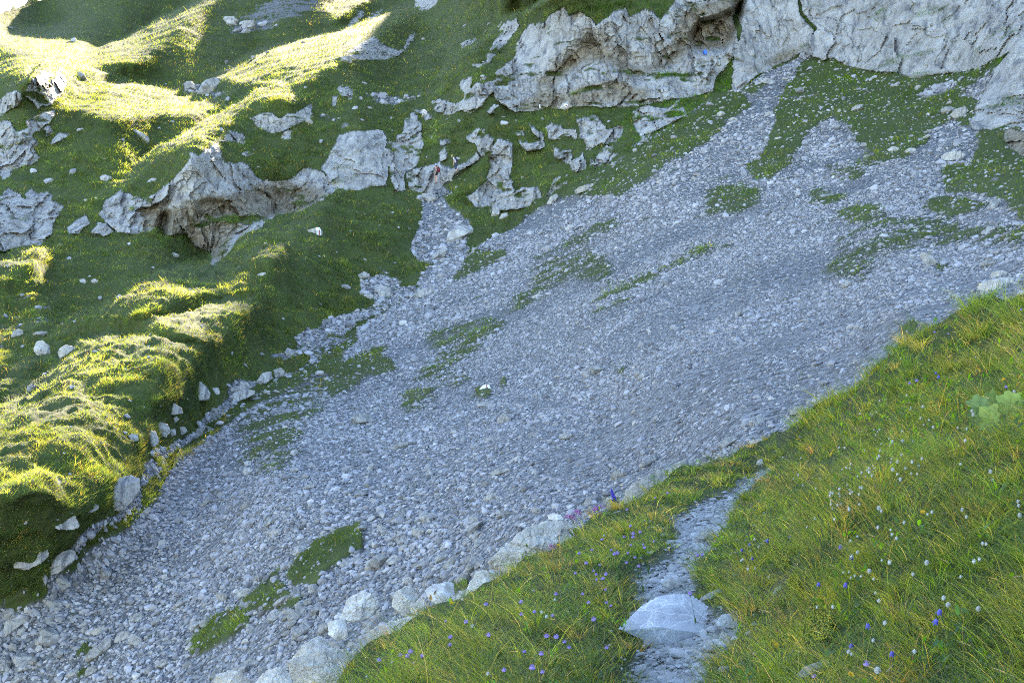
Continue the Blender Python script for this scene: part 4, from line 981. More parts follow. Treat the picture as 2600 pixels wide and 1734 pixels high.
 ('rock', 'low ridge of pale rock beside the path edge', Q(9,195,1025,210,1000,280,960,360,930,365,945,290,990,220,1035), 'fg', .7, {}),
 ('rock', 'small grey rock half hidden in grass by the path', Q(9,390,725,410,700,450,695,485,715,470,740,410,740), 'fg', .8, {}),
 ('rock', 'round grey stone next to the soil step', Q(9,520,1135,540,1108,575,1110,578,1140,545,1150), 'fg', .9, {}),
 ('rock', 'pale flat stone lower on the path side', Q(9,410,1470,440,1440,500,1425,525,1440,490,1470,430,1480), 'fg', .7, {}),
 ('rock', 'white stone at the top bend of the path', Q(9,575,115,590,85,615,78,625,110,600,125), 'fg', .9, {}),
 ('rock', 'long white rock lying where the path leaves the scree', Q(6,495,1490,520,1460,580,1450,640,1465,760,1475,750,1490,640,1500,520,1510), 'fg', .5, {'d': 20}),
 ('rock', 'rounded dark rock in the middle of the path', Q(9,170,600,200,572,260,565,305,580,290,605,210,615), 'fg', .8, {}),
 ('rock', 'bluish stone on the left edge of the path', Q(8,2165,920,2200,885,2260,880,2310,900,2280,930,2200,935), 'fg', .8, {}),
 ('rock', 'white stone in the grass left of the path', Q(8,2065,550,2080,535,2120,530,2135,545,2110,560,2075,560), 'fg', .8, {}),
]
for i, (nm, lab, poly, where, th, ex) in enumerate(BO):
    near_ = where == 'fg' and poly[:, 0].min() > 1500
    w_px = np.ptp(np.asarray(poly)[:, 0])
    kw = dict(ex)
    boulder(nm, lab, poly, where, th, sub=(6 if w_px > 110 else 5 if w_px > 60 else 4 if w_px > 22 else 3), seed=50 + i, mat=M_SLAB if 'smooth' in lab and near_ else M_NEARSTONE if near_ else M_EDGE if where == 'fg' else M_BOULD, **kw)
# gravel and flat stones of the path
n_p = 26000
pu = RNG.uniform(1380, 2000, n_p * 9); pv_ = RNG.uniform(1150, 2000, n_p * 9)
def fmask(m, u, v):
    x = np.clip((u - fu[0]) / 5.0, 0, len(fu) - 1.001); s = np.clip((v - vsil(u)) / (2300 - vsil(u)), 0, 1)
    y = np.clip(np.interp(s, srow, np.arange(len(srow))), 0, len(srow) - 1.001)
    return m[np.round(y).astype(int), np.round(x).astype(int)]
kp = RNG.random(len(pu)) < (fmask(path_m, pu, pv_) ** 2 + .02 * (pv_ > 1300) * smooth(260, 60, np.abs(pu - 1750)))*np.clip(.30*(1734/pv_)**3,0,1)
pu, pv_ = pu[kp], pv_[kp]
PP = fg_at(pu, pv_); n_p = len(pu)
print('path stones', n_p)
ps_ = np.exp(RNG.normal(math.log(.0075), .5, n_p)); ps_ = np.where(RNG.random(n_p) < .06, ps_ * 2.9, ps_); ps_ = np.clip(ps_, .0035, .05)
rp = basis(np.tile([-.1, -.1, 1.0], (n_p, 1)), RNG.uniform(0, 6.28, n_p), np.abs(RNG.normal(0, .2, n_p)), RNG.uniform(0, 6.28, n_p))
sp_ = np.stack([RNG.uniform(.9, 1.5, n_p), RNG.uniform(.8, 1.1, n_p), RNG.uniform(.4, .9, n_p)], -1) * ps_[:, None]
tp = np.clip(RNG.normal(.40, .09, n_p), .16, .6)[:, None] * np.array([[1, 1, 1.0]])
v_, f_, t_ = merge(HULLS, RNG.integers(8, 16, n_p), PP + np.array([0, 0, .3]) * ps_[:, None], rp, sp_, tp)
link('path_gravel', mesh_np('path_gravel', v_, f_, {'tint': ('FLOAT_COLOR', 'POINT', t_)}, False), M_SCREE, kind='stuff', label='grey limestone chips and gravel on the footpath', category='gravel')
# ------------------------------------------------------------------ grass
def grass_mat(name, sheen=.35):
    m = bpy.data.materials.new(name); m.use_nodes = True
    nt = m.node_tree
    for n in list(nt.nodes): nt.nodes.remove(n)
    out = N(nt, 'ShaderNodeOutputMaterial')
    at = N(nt, 'ShaderNodeAttribute', attribute_name='tint')
    df = N(nt, 'ShaderNodeBsdfDiffuse'); tr = N(nt, 'ShaderNodeBsdfTranslucent'); gl = N(nt, 'ShaderNodeBsdfGlossy'); gl.inputs['Roughness'].default_value = .45
    nt.links.new(at.outputs['Color'], df.inputs['Color'])
    hs = N(nt, 'ShaderNodeHueSaturation'); hs.inputs['Saturation'].default_value = 1.1; hs.inputs['Value'].default_value = 3.1
    nt.links.new(mixc(nt, 1.0, at.outputs['Color'], (1.22, 1.0, .62), 'MULTIPLY'), hs.inputs['Color']); nt.links.new(hs.outputs[0], tr.inputs['Color'])
    mx = N(nt, 'ShaderNodeMixShader'); mx.inputs[0].default_value = .60
    nt.links.new(df.outputs[0], mx.inputs[1]); nt.links.new(tr.outputs[0], mx.inputs[2])
    m2 = N(nt, 'ShaderNodeMixShader'); m2.inputs[0].default_value = .04
    nt.links.new(mx.outputs[0], m2.inputs[1]); nt.links.new(gl.outputs[0], m2.inputs[2])
    nt.links.new(m2.outputs[0], out.inputs['Surface'])
    return m
M_GRASS = grass_mat('grass_blades')

def blades(base, up, lean, hgt, wid, segs, tint_, droop=.5):
    """curved tapering blades: base (n,3), up and lean directions, height, width"""
    n = len(base)
    side = np.cross(lean, up); side /= np.linalg.norm(side, axis=1, keepdims=True) + 1e-9
    a = RNG.uniform(0, 6.283, n)[:, None]
    side = side * np.cos(a) + lean * np.sin(a) * .8
    rows, cols = [], []
    for k in range(segs + 1):
        t = k / segs
        c = base + up * (hgt * t * (1 - droop * .45 * t * t))[:, None] + lean * (hgt * (.25 * t + droop * t * t))[:, None]
        w = wid * (1 - .92 * t ** 1.6) * .5
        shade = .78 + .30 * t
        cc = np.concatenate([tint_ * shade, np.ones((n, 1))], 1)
        if k < segs:
            rows += [c - side * w[:, None], c + side * w[:, None]]; cols += [cc, cc]
        else:
            rows += [c]; cols += [cc]
    m = len(rows)
    V_ = np.stack(rows, 1).reshape(-1, 3); C_ = np.stack(cols, 1).reshape(-1, 4)
    f = []
    for k in range(segs - 1):
        f += [(2 * k, 2 * k + 1, 2 * k + 3), (2 * k, 2 * k + 3, 2 * k + 2)]
    f += [(2 * segs - 2, 2 * segs - 1, 2 * segs)]
    F_ = (np.array(f)[None] + (np.arange(n) * m)[:, None, None]).reshape(-1, 3)
    return V_, F_, C_
def pal(n, cols, w, jit=.16):
    c = np.asarray(cols, float); k = RNG.choice(len(c), n, p=np.asarray(w) / np.sum(w))
    return c[k] * np.exp(RNG.normal(0, jit, (n, 1))) * np.exp(RNG.normal(0, .06, (n, 3)))

# far turf on the mountain
def far_turf(name, label, region, count, h0, seed):
    u = RNG.uniform(-50, 2650, count); v = RNG.uniform(-30, 1780, count)
    g_ = near(grass_c, u, v); c_ = near(clid, u, v); s_ = near(scree_m.astype(np.float32), u, v) > .5
    p = bg_at(u, v)
    lush = fbm(p, 3.0, 3, 811)
    ok = (g_ > .35) & (RNG.random(count) < np.clip(g_ * 1.2, 0, 1) * (.78 + .5 * lush)) & ~((v > vsil(u) + 30) & (u > 700))
    ok &= (s_ if region == 'scree' else ~s_)
    u, v, p, lush, c_ = u[ok], v[ok], p[ok], lush[ok], c_[ok]
    n = len(u); dd_ = project(p)[2]
    nr = near(NRM, u, v)
    up = nr * .35 + np.array([0, 0, .8]); up = up + RNG.normal(0, .16, (n, 3)); up /= np.linalg.norm(up, axis=1, keepdims=True)
    down = nr * np.array([1, 1, 0]); down = down / (np.linalg.norm(down, axis=1, keepdims=True) + 1e-6)
    ln = down * .6 + RNG.normal(0, .6, (n, 3)); ln[:, 2] *= .2; ln /= np.linalg.norm(ln, axis=1, keepdims=True)
    far = np.clip(dd_ / 80, .7, 2.2)
    hg = h0 * np.exp(RNG.normal(0, .38, n)) * (.55 + .9 * smooth(-.35, .45, fbm(p, .9, 2, 827))) * (1 + .5 * lush) * far ** .55
    wd = np.clip(.0030 * dd_ / 8, .010, .06) * RNG.uniform(.6, 1.3, n)
    big = fbm(p, 14.0, 3, 821); mid_ = fbm(p, 2.2, 3, 823)
    base_c = np.array([.072, .108, .030]) + smooth(-.1, .5, big)[:, None] * np.array([.012, .020, .004]) + smooth(.0, .6, mid_)[:, None] * np.array([.040, .030, .010])
    if region == 'scree':
        base_c = np.array([.075, .125, .018]) + smooth(-.1, .5, mid_)[:, None] * np.array([.045, .020, .012])
    else:
        r_ = smooth(1350, 1700, u)[:, None]
        base_c = base_c * (1 - r_) + np.array([.060, .125, .016]) * r_
        # dry grass tips on the upper slope
    dry = RNG.random(n) < (.035 + .10 * smooth(.1, .5, -mid_)) * (.35 if region == 'scree' else 1.0)
    tint_ = np.where(dry[:, None], np.array([.34, .26, .10]), base_c) * np.exp(RNG.normal(0, .26, (n, 1))) * ((.72 + .6 * smooth(-.4, .5, fbm(p, .8, 2, 825))) * (.72 + .62 * smooth(-.35, .45, fbm(p, 5.0, 4, 829, .65))))[:, None]
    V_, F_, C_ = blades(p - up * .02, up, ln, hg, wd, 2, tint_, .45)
    print(name, n)
    link(name, mesh_np(name, V_, F_, {'tint': ('FLOAT_COLOR', 'POINT', C_)}, True), M_GRASS, kind='stuff', label=label, category='grass')
far_turf('hillside_grass', 'short alpine grass covering the ribs and gullies of the mountainside', 'hill', 1700000, .135, 1)
far_turf('scree_grass', 'low green turf growing in patches across the grey scree', 'scree', 800000, .125, 2)

# near bank: tussocks of long blades
DOWN = np.array([-.85, -.35, -.3])
def bank_points(n, pw=1.0):
    u = RNG.uniform(300, 2900, n); v = RNG.uniform(560, 2290, n)
    ok = (v > vsil(u) + 1)
    u, v = u[ok], v[ok]
    p = fg_at(u, v); d_ = project(p)[2]
    ok = (((u - 2525) / 60) ** 2 + ((v - 1050) / 36) ** 2 > 1)
    u, v, p, d_ = u[ok], v[ok], p[ok], d_[ok]
    ok = RNG.random(len(u)) < np.clip((d_ / 11.0) ** pw, 0, 1) * np.clip(1 - 1.25 * fmask(path_m, u, v), 0, 1) * np.clip(1 - 1.0 * fmask(soil_m, u, v), 0, 1)
    return u[ok], v[ok], p[ok], d_[ok]
cu, cv, cp_, cd = bank_points(15000, 1.5)
print('tussocks', len(cu))
nb = RNG.integers(22, 52, len(cu))
tid = np.repeat(np.arange(len(cu)), nb); n = len(tid)
ang = RNG.uniform(0, 6.283, n); rad = np.abs(RNG.normal(0, 1, n))
spread = np.exp(RNG.normal(math.log(.042), .35, len(cu)))[tid]
off = np.stack([np.cos(ang), np.sin(ang), np.zeros(n)], -1)
slope_x = .62 * smooth(1750, 2050, cu)          # the bank rises to the right of the path
base = cp_[tid] + off * (spread * rad)[:, None]
base[:, 2] += off[:, 0] * spread * rad * slope_x[tid] - .015
side_r = (cu > np.interp(cv, [1170, 1400, 1560, 1734, 2300], [1930, 1830, 1870, 1780, 1720]))
hh = np.exp(RNG.normal(0, .28, len(cu)))
lushn = fbm(cp_, 1.1, 3, 901)
hclump = np.where(side_r, .140, .175) * hh * (1 + .45 * lushn)
edge_near = fmask(blur(path_m, 7), cu, cv)
hclump = hclump * np.where((cu < 1900) & (cv - vsil(cu) < 70), np.where(cu > 1480, .8, .5), 1.0) * .85
hclump = hclump * (1 - .62 * smooth(.05, .5, edge_near))
hg = hclump[tid] * np.exp(RNG.normal(0, .25, n))
up = np.tile([0, 0, 1.0], (n, 1)) + RNG.normal(0, .15, (n, 3)); up /= np.linalg.norm(up, axis=1, keepdims=True)
ln = off * (.5 + .4 * rad)[:, None] + DOWN * np.array([1, 1, 0]) * .38 + RNG.normal(0, .32, (n, 3)) * np.array([1, 1, .2]); ln /= np.linalg.norm(ln, axis=1, keepdims=True)
wd = np.clip(cd[tid] / 8, .8, 2.2) * .0033 * RNG.uniform(.6, 1.5, n)
tcol = 1.25 * pal(len(cu), [(.070, .125, .022), (.10, .155, .026), (.14, .165, .036), (.050, .095, .026), (.20, .18, .060)], [3.4, 3.4, 1.5, 2.4, .6], .18)
dryb = smooth(.15, .55, fbm(cp_, 2.4, 3, 911) + .12 * ~side_r)
tcol = tcol * (1 - .3 * dryb[:, None]) + np.array([.22, .19, .065]) * .3 * dryb[:, None]
bt = tcol[tid] * np.array([1.08, .93, 1.25]) * np.exp(RNG.normal(0, .16, (n, 1)))
st = RNG.random(n) < .04
bt = np.where(st[:, None], np.array([.40, .32, .14]) * np.exp(RNG.normal(0, .2, (n, 1))), bt)
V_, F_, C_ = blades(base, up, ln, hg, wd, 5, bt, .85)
print('blades', n)
link('bank_grass', mesh_np('bank_grass', V_, F_, {'tint': ('FLOAT_COLOR', 'POINT', C_)}, True), M_GRASS, kind='stuff', label='long tufted grass on both sides of the near footpath', category='grass')
# short undergrowth between the tussocks
u, v, p, d_ = bank_points(190000, 1.4)
n = len(u)
up = np.tile([0, 0, 1.0], (n, 1)) + RNG.normal(0, .35, (n, 3)); up /= np.linalg.norm(up, axis=1, keepdims=True)
ln = RNG.normal(0, 1, (n, 3)) * np.array([1, 1, .15]) + DOWN * .4; ln /= np.linalg.norm(ln, axis=1, keepdims=True)
ug = pal(n, [(.055, .105, .022), (.075, .13, .026), (.11, .14, .035), (.16, .13, .06), (.04, .075, .02)], [3, 3, 1.4, .7, 2], .22)
V_, F_, C_ = blades(p, up, ln, RNG.uniform(.03, .085, n), np.clip(d_ / 8, .8, 2.2) * .0038 * RNG.uniform(.6, 1.6, n), 3, ug, .7)
link('bank_undergrowth', mesh_np('bank_undergrowth', V_, F_, {'tint': ('FLOAT_COLOR', 'POINT', C_)}, True), M_GRASS, kind='stuff', label='short fine grass and moss between the tufts of the near bank', category='grass')
# tall straw stalks with thin seed heads
u, v, p, d_ = bank_points(1500, 1.3)
n = len(u)
up = np.tile([-.10, -.03, 1.0], (n, 1)) + RNG.normal(0, .16, (n, 3)); up /= np.linalg.norm(up, axis=1, keepdims=True)
ln = RNG.normal(0, 1, (n, 3)) * np.array([1, 1, .1]) + DOWN * .5; ln /= np.linalg.norm(ln, axis=1, keepdims=True)
hg = RNG.uniform(.20, .40, n)
V1, F1, C1 = blades(p, up, ln, hg, np.clip(d_ / 8, .8, 2) * .0024, 5, pal(n, [(.36, .29, .13), (.30, .21, .10), (.26, .27, .08)], [3, 1.5, 2]), .42)
tip = p + up * (hg * .85)[:, None] + ln * (hg * .62)[:, None] * .9
V2, F2, C2 = blades(tip - (up * .5 + ln) * .02, up * .5 + ln * .8, ln, np.full(n, .035), np.clip(d_ / 8, .8, 1.8) * .0065, 3, pal(n, [(.33, .24, .14), (.25, .16, .11), (.42, .36, .22)], [2, 1, 2]), .2)
link('bank_stalks', mesh_np('bank_stalks', np.concatenate([V1, V2]), np.concatenate([F1, F2 + len(V1)]), {'tint': ('FLOAT_COLOR', 'POINT', np.concatenate([C1, C2]))}, True), M_GRASS, kind='stuff', label='dry seed stalks standing above the grass of the near bank', category='grass')
# brown faded herb spikes in loose groups
u, v, p, d_ = bank_points(16000, 1.2)
ok = RNG.random(len(u)) < smooth(.12, .42, fbm(p, .55, 3, 951)) * np.where(u > 1950, .55, .10)
u, v, p, d_ = u[ok], v[ok], p[ok], d_[ok]; n = len(u)
up = np.tile([0, 0, 1.0], (n, 1)) + RNG.normal(0, .22, (n, 3)); up /= np.linalg.norm(up, axis=1, keepdims=True)
ln = RNG.normal(0, 1, (n, 3)) * np.array([1, 1, .1]); ln /= np.linalg.norm(ln, axis=1, keepdims=True)
hg = RNG.uniform(.07, .17, n)
Va, Fa, Ca = blades(p, up, ln, hg, np.full(n, .0022), 3, pal(n, [(.12, .075, .045), (.16, .11, .06)], [1, 1]), .2)
VL, FL_, CL_ = [Va], [Fa], [Ca]; o_ = len(Va)
for k in range(7):
    q = p + up * (hg * (.45 + .08 * k) * .95)[:, None] + RNG.normal(0, .003, (n, 3))
    l2 = RNG.normal(0, 1, (n, 3)) * np.array([1, 1, .3]); l2 /= np.linalg.norm(l2, axis=1, keepdims=True)
    Vb, Fb, Cb = blades(q, up * .4 + l2 * .6, l2, np.full(n, .015), np.clip(d_ / 8, .8, 1.8) * .0065, 2, pal(n, [(.15, .07, .045), (.20, .13, .075), (.10, .055, .04), (.30, .25, .17)], [2, 2, 1, 1]), .3)
    VL.append(Vb); FL_.append(Fb + o_); CL_.append(Cb); o_ += len(Vb)
link('faded_herbs', mesh_np('faded_herbs', np.concatenate(VL), np.concatenate(FL_), {'tint': ('FLOAT_COLOR', 'POINT', np.concatenate(CL_))}, True), M_GRASS, kind='stuff', label='brown faded herb spikes scattered through the grass of the bank', category='herbs')
# broad-leaved herbs: rosettes of small oval leaves
def herbs(n0, keep, hmin, hmax, llen, cols, w):
    u, v, p, d_ = bank_points(n0, 1.3)
    ok = RNG.random(len(u)) < keep(u, v, p)
    u, v, p = u[ok], v[ok], p[ok]; n = len(u)
    nl = RNG.integers(6, 13, n); t = np.repeat(np.arange(n), nl); m = len(t)
    H = RNG.uniform(hmin, hmax, n)[t]
    az = RNG.uniform(0, 6.283, m); el = RNG.uniform(.1, 1.1, m)
    dr = np.stack([np.cos(az) * np.cos(el), np.sin(az) * np.cos(el), np.sin(el)], -1)
    b = p[t] + np.stack([RNG.normal(0, .012, m), RNG.normal(0, .012, m), H * RNG.uniform(.35, 1, m)], -1)
    L_ = llen * RNG.uniform(.6, 1.35, m); Wd = L_ * RNG.uniform(.28, .45, m)
    sd = np.cross(dr, [0, 0, 1.0]); sd /= np.linalg.norm(sd, axis=1, keepdims=True) + 1e-9
    nrm = np.cross(sd, dr)
    pts = []
    for (a, w_, z) in ((0, .10, 0), (.35, .85, .05), (.70, .8, .05)):
        c = b + dr * (L_ * a)[:, None] + nrm * (L_ * z)[:, None]
        pts += [c - sd * (Wd * w_ * .5)[:, None], c + sd * (Wd * w_ * .5)[:, None]]
    pts.append(b + dr * L_[:, None] - nrm * (L_ * .08)[:, None])
    VV = np.stack(pts, 1).reshape(-1, 3)
    f = np.array([(0, 1, 3), (0, 3, 2), (2, 3, 5), (2, 5, 4), (4, 5, 6)])
    FF = (f[None] + (np.arange(m) * 7)[:, None, None]).reshape(-1, 3)
    c = pal(n, cols, w, .15)[t] * np.exp(RNG.normal(0, .13, (m, 1)))
    CC = np.repeat(np.concatenate([c, np.ones((m, 1))], 1), 7, 0)
    return VV, FF, CC
hz = lambda u, v, p: np.clip(.12 + .95 * smooth(2050, 2350, u) * smooth(-.25, .35, fbm(p, 1.2, 3, 931)) * smooth(900, 1020, v), 0, 1)
h1 = herbs(9500, hz, .04, .15, .036, [(.075, .165, .022), (.10, .19, .030), (.055, .12, .022), (.16, .13, .04)], [4, 3, 2, .5])
hp = lambda u, v, p: .75 * smooth(.05, .3, fmask(blur(path_m, 6), u, v)) + .05
h2 = herbs(9000, hp, .0, .035, .020, [(.065, .115, .035), (.085, .14, .040), (.05, .085, .03)], [3, 2, 2])
link('bank_herbs', mesh_np('bank_herbs', np.concatenate([h1[0], h2[0]]), np.concatenate([h1[1], h2[1] + len(h1[0])]), {'tint': ('FLOAT_COLOR', 'POINT', np.concatenate([h1[2], h2[2]]))}, True), M_GRASS, kind='stuff', label='small leafy herbs growing through the grass of the bank', category='herbs')
# ------------------------------------------------------------------ flowers of the near bank
def plain(name, col, rough=.7, trans=0.0, var=.12, scale=60.0):
    m, nt, b = new_mat(name)
    p = posn(nt, (1, 1, 1), True)
    c = ramp(nt, noise(nt, p, scale, 3, .6), [(.3, tuple(x * (1 - var * 2) for x in col)), (.7, tuple(min(1, x * (1 + var)) for x in col))])
    nt.links.new(c, b.inputs['Base Color']); b.inputs['Roughness'].default_value = rough
    b.inputs['Specular IOR Level'].default_value = .25
    return m
M_STEM = plain('flower_stem', (.09, .14, .035)); M_LEAF = plain('flower_leaf', (.07, .14, .025))
M_PURP = plain('purple_petals', (.36, .25, .56), .6, var=.2, scale=300); M_BLUE = plain('blue_petals', (.12, .11, .55), .55)
M_YEL = plain('yellow_petals', (.70, .43, .02), .6); M_WHT = plain('white_fluff', (.60, .59, .56), .9, var=.06, scale=400); M_GREYF = plain('grey_fluff', (.46, .45, .42), .9, var=.2, scale=500)
M_BROWN = plain('brown_calyx', (.10, .07, .04)); M_CAL = plain('green_calyx', (.06, .10, .03)); M_PINK = plain('pink_umbel', (.42, .16, .36), .7, var=.3); M_INDIGO = plain('indigo_petals', (.08, .05, .40), .6)

def tube(pts, rad, n=5):
    """thin tapering tube through pts"""
    pts = np.asarray(pts, float); V_, F_ = [], []
    for i, p in enumerate(pts):
        t = pts[min(i + 1, len(pts) - 1)] - pts[max(i - 1, 0)]; t = t / np.linalg.norm(t)
        a = np.cross(t, [0.3, 1, .1]); a /= np.linalg.norm(a); b = np.cross(t, a)
        r = rad[i] if hasattr(rad, '__len__') else rad
        for k in range(n):
            w = 2 * math.pi * k / n
            V_.append(p + r * (a * math.cos(w) + b * math.sin(w)))
    for i in range(len(pts) - 1):
        for k in range(n):
            q = (i * n + k, i * n + (k + 1) % n, (i + 1) * n + (k + 1) % n, (i + 1) * n + k)
            F_ += [(q[0], q[1], q[2]), (q[0], q[2], q[3])]
    return np.array(V_), np.array(F_)
def join(parts):
    V_, F_, o = [], [], 0
    for v, f in parts:
        V_.append(v); F_.append(np.asarray(f) + o); o += len(v)
    return np.concatenate(V_), np.concatenate(F_)
def petal(length, width, az, el, curl=0.0, base_r=0.0):
    dr = np.array([math.cos(az) * math.cos(el), math.sin(az) * math.cos(el), math.sin(el)])
    sd = np.array([-math.sin(az), math.cos(az), 0.0]); up = np.cross(dr, sd) * -1
    o = dr * base_r
    pts = []
    for a, w, c in ((0, .35, 0), (.4, .9, .2), (.8, 1.0, .7), (1.0, .55, 1.0)):
        m = o + dr * length * a - up * curl * length * c
        pts += [m - sd * width * w * .5, m + sd * width * w * .5]
    f = [(0, 1, 3), (0, 3, 2), (2, 3, 5), (2, 5, 4), (4, 5, 7), (4, 7, 6)]
    return np.array(pts), np.array(f)
def bumpy(r, sub, squash, seed, amp=.18, freq=.28):
    d_, f = ico(sub)
    rr = r * (1 + amp * vnoise(d_ + seed, freq, seed))
    v = d_ * rr[:, None]; v[:, 2] *= squash
    return v, f
rf = random.Random(5)
def stem_pts(h, lean, n=6):
    return [np.array([lean[0] * (k / n) ** 1.6 * h, lean[1] * (k / n) ** 1.6 * h, h * k / n]) for k in range(n + 1)]
def leaves(h, count, ll, seed):
    r = random.Random(seed); out = []
    for k in range(count):
        z = h * r.uniform(.02, .35); v, f = petal(ll * r.uniform(.7, 1.2), ll * .16, r.uniform(0, 6.28), r.uniform(.3, .9), .25)
        out.append((v + np.array([0, 0, z]), f))
    return join(out)
def flower_kind(kind, seed):
    """returns stem height and {part name: (mesh, material)} for one prototype"""
    r = random.Random(seed)
    if kind == 'scabious':
        h = r.uniform(.17, .24); lean = (r.uniform(-.25, .1), r.uniform(-.15, .15)); sp = stem_pts(h, lean); tip = sp[-1]
        parts = {'stem': (tube(sp, np.linspace(.0016, .0011, 7)), M_STEM), 'leaf': (leaves(h, 4, .07, seed), M_LEAF)}
        fl = [bumpy(.0118, 3, .58, seed, .3, .30)]
        for k in range(26):
            a = k * 2.4; e = r.uniform(.05, 1.3)
            v, f = petal(.006, .004, a, e, .2, .011); fl.append((v, f))
        v, f = join(fl); parts['flower_head'] = ((v + tip + np.array([0, 0, .006]), f), M_PURP)
        v, f = bumpy(.007, 2, .7, seed + 1, .1); parts['calyx'] = ((v + tip + np.array([0, 0, -.002]), f), M_CAL)
    elif kind == 'fluff':
        h = r.uniform(.09, .16); lean = (r.uniform(-.3, .3), r.uniform(-.2, .2)); sp = stem_pts(h, lean); tip = sp[-1]
        parts = {'stem': (tube(sp, .0011), M_STEM)}
        fl = [bumpy(.0052, 2, 1, seed, .2)]
        for k in range(34):
            z = 1 - 2 * (k + .5) / 34; a = k * 2.4
            v, f = petal(.0055, .0032, a, math.asin(z) + r.uniform(-.2, .2), .1, .0035); fl.append((v, f))
        v, f = join(fl); parts['seed_head'] = ((v + tip + np.array([0, 0, .004]), f), M_WHT)
    elif kind == 'clock':
        h = r.uniform(.13, .20); lean = (r.uniform(-.25, .25), r.uniform(-.2, .2)); sp = stem_pts(h, lean); tip = sp[-1]
        parts = {'stem': (tube(sp, .0014), M_STEM)}
        fl = []
        for k in range(120):
            z = 1 - 2 * (k + .5) / 120; a = k * 2.39996; el = math.asin(z)
            v, f = petal(.0030, .0030, a, el, .0, .0088); fl.append((v, f))
        v, f = join(fl); parts['seed_head'] = ((v + tip + np.array([0, 0, .008]), f), M_WHT)
        v, f = bumpy(.0086, 3, 1, seed, .22, .2); parts['seed_core'] = ((v + tip + np.array([0, 0, .008]), f), M_GREYF)
    elif kind == 'hawkbit':
        h = r.uniform(.16, .22); lean = (r.uniform(-.2, .1), r.uniform(-.2, .1)); sp = stem_pts(h, lean); tip = sp[-1]
        parts = {'stem': (tube(sp, .0014), M_STEM), 'leaf': (leaves(h, 5, .06, seed), M_LEAF)}
        fl = []
        for ring, (n, L_, e) in enumerate(((18, .015, .12), (14, .011, .5), (9, .008, .95))):
            for k in range(n):
                v, f = petal(L_ * r.uniform(.9, 1.1), .0042, 6.283 * k / n + ring, e + r.uniform(-.1, .1), .05); fl.append((v, f))
        v, f = join(fl); c, s = math.cos(.6), math.sin(.6)
        v = v @ np.array([[1, 0, 0], [0, c, s], [0, -s, c]])
        parts['flower_head'] = ((v + tip + np.array([0, 0, .003]), f), M_YEL)
        v, f = bumpy(.0055, 2, 1.2, seed + 1, .1); parts['calyx'] = ((v + tip + np.array([0, 0, -.004]), f), M_CAL)
    else:   # bellflower
        h = r.uniform(.13, .19); lean = (r.uniform(-.3, .2), r.uniform(-.25, .1)); sp = stem_pts(h, lean); tip = sp[-1]
        sp = sp + [tip + np.array([.008, -.004, .004]), tip + np.array([.013, -.006, -.002])]; tip = sp[-1]
        parts = {'stem': (tube(sp, .0010), M_STEM), 'leaf': (leaves(h, 4, .04, seed), M_LEAF)}
        prof = [(.0022, 0), (.0062, -.003), (.0075, -.009), (.0080, -.014), (.0105, -.019)]
        V_, F_, n = [], [], 15
        for i, (rr, z) in enumerate(prof):
            for k in range(n):
                lob = 1 + (.22 if i == 4 else .04) * math.cos(5 * 2 * math.pi * k / n)
                V_.append((rr * lob * math.cos(6.283 * k / n), rr * lob * math.sin(6.283 * k / n), z - (.004 * math.cos(5 * 6.283 * k / n) if i == 4 else 0)))
        for i in range(4):
            for k in range(n):
                a, b_, c_, d2 = i * n + k, i * n + (k + 1) % n, (i + 1) * n + (k + 1) % n, (i + 1) * n + k
                F_ += [(a, b_, c_), (a, c_, d2)]
        v = np.array(V_); a = r.uniform(.3, .9); c, s = math.cos(a), math.sin(a)
        v = v @ np.array([[1, 0, 0], [0, c, s], [0, -s, c]])
        parts['flower_bell'] = ((v + tip, np.array(F_)), M_BLUE)
        v, f = bumpy(.0028, 1, 1, seed, .1); parts['calyx'] = ((v + tip, f), M_CAL)
    return h, lean, parts
KINDS = {}
for kd, nvar in (('scabious', 4), ('fluff', 4), ('clock', 3), ('hawkbit', 3), ('bellflower', 3)):
    KINDS[kd] = []
    for q in range(nvar):
        h, lean, parts = flower_kind(kd, 300 + q * 7)
        KINDS[kd].append((h, lean, {pn: (mesh_np(kd + '_' + pn, v, f, None, pn in ('stem', 'calyx', 'flower_bell')), mt) for pn, ((v, f), mt) in parts.items()}))
        for pn, (me, mt) in KINDS[kd][-1][2].items(): me.materials.append(mt)
def plant_at(kind, u, v, name, label, cat, group, scale=1.0):
    scale *= .8
    h, lean, parts = KINDS[kind][rf.randrange(len(KINDS[kind]))]
    yaw = rf.uniform(-.5, .5)
    s = scale * rf.uniform(.7, 1.15)
    d_ = float(project(fg_at(u, max(v + 5, float(vsil(u)) + 3)))[2])
    for _ in range(4):
        vb = max(v + h * s * F0 / d_ * .97, float(vsil(u)) + 4)
        b = fg_at(u, vb); d_ = float(project(b)[2])
    tx = (lean[0] * math.cos(yaw) - lean[1] * math.sin(yaw)) * h * s
    b = b - np.array([tx, 0, 0]) * .8
    e = bpy.data.objects.new(name, None); COL.objects.link(e)
    e.empty_display_size = .05
    e.location = b; e.rotation_euler = (0, 0, yaw); e.scale = (s, s, s)
    e['label'] = label; e['category'] = cat
    if group: e['group'] = group
    for pn, (me, mt) in parts.items():
        o = bpy.data.objects.new(pn, me); COL.objects.link(o); o.parent = e
    return e
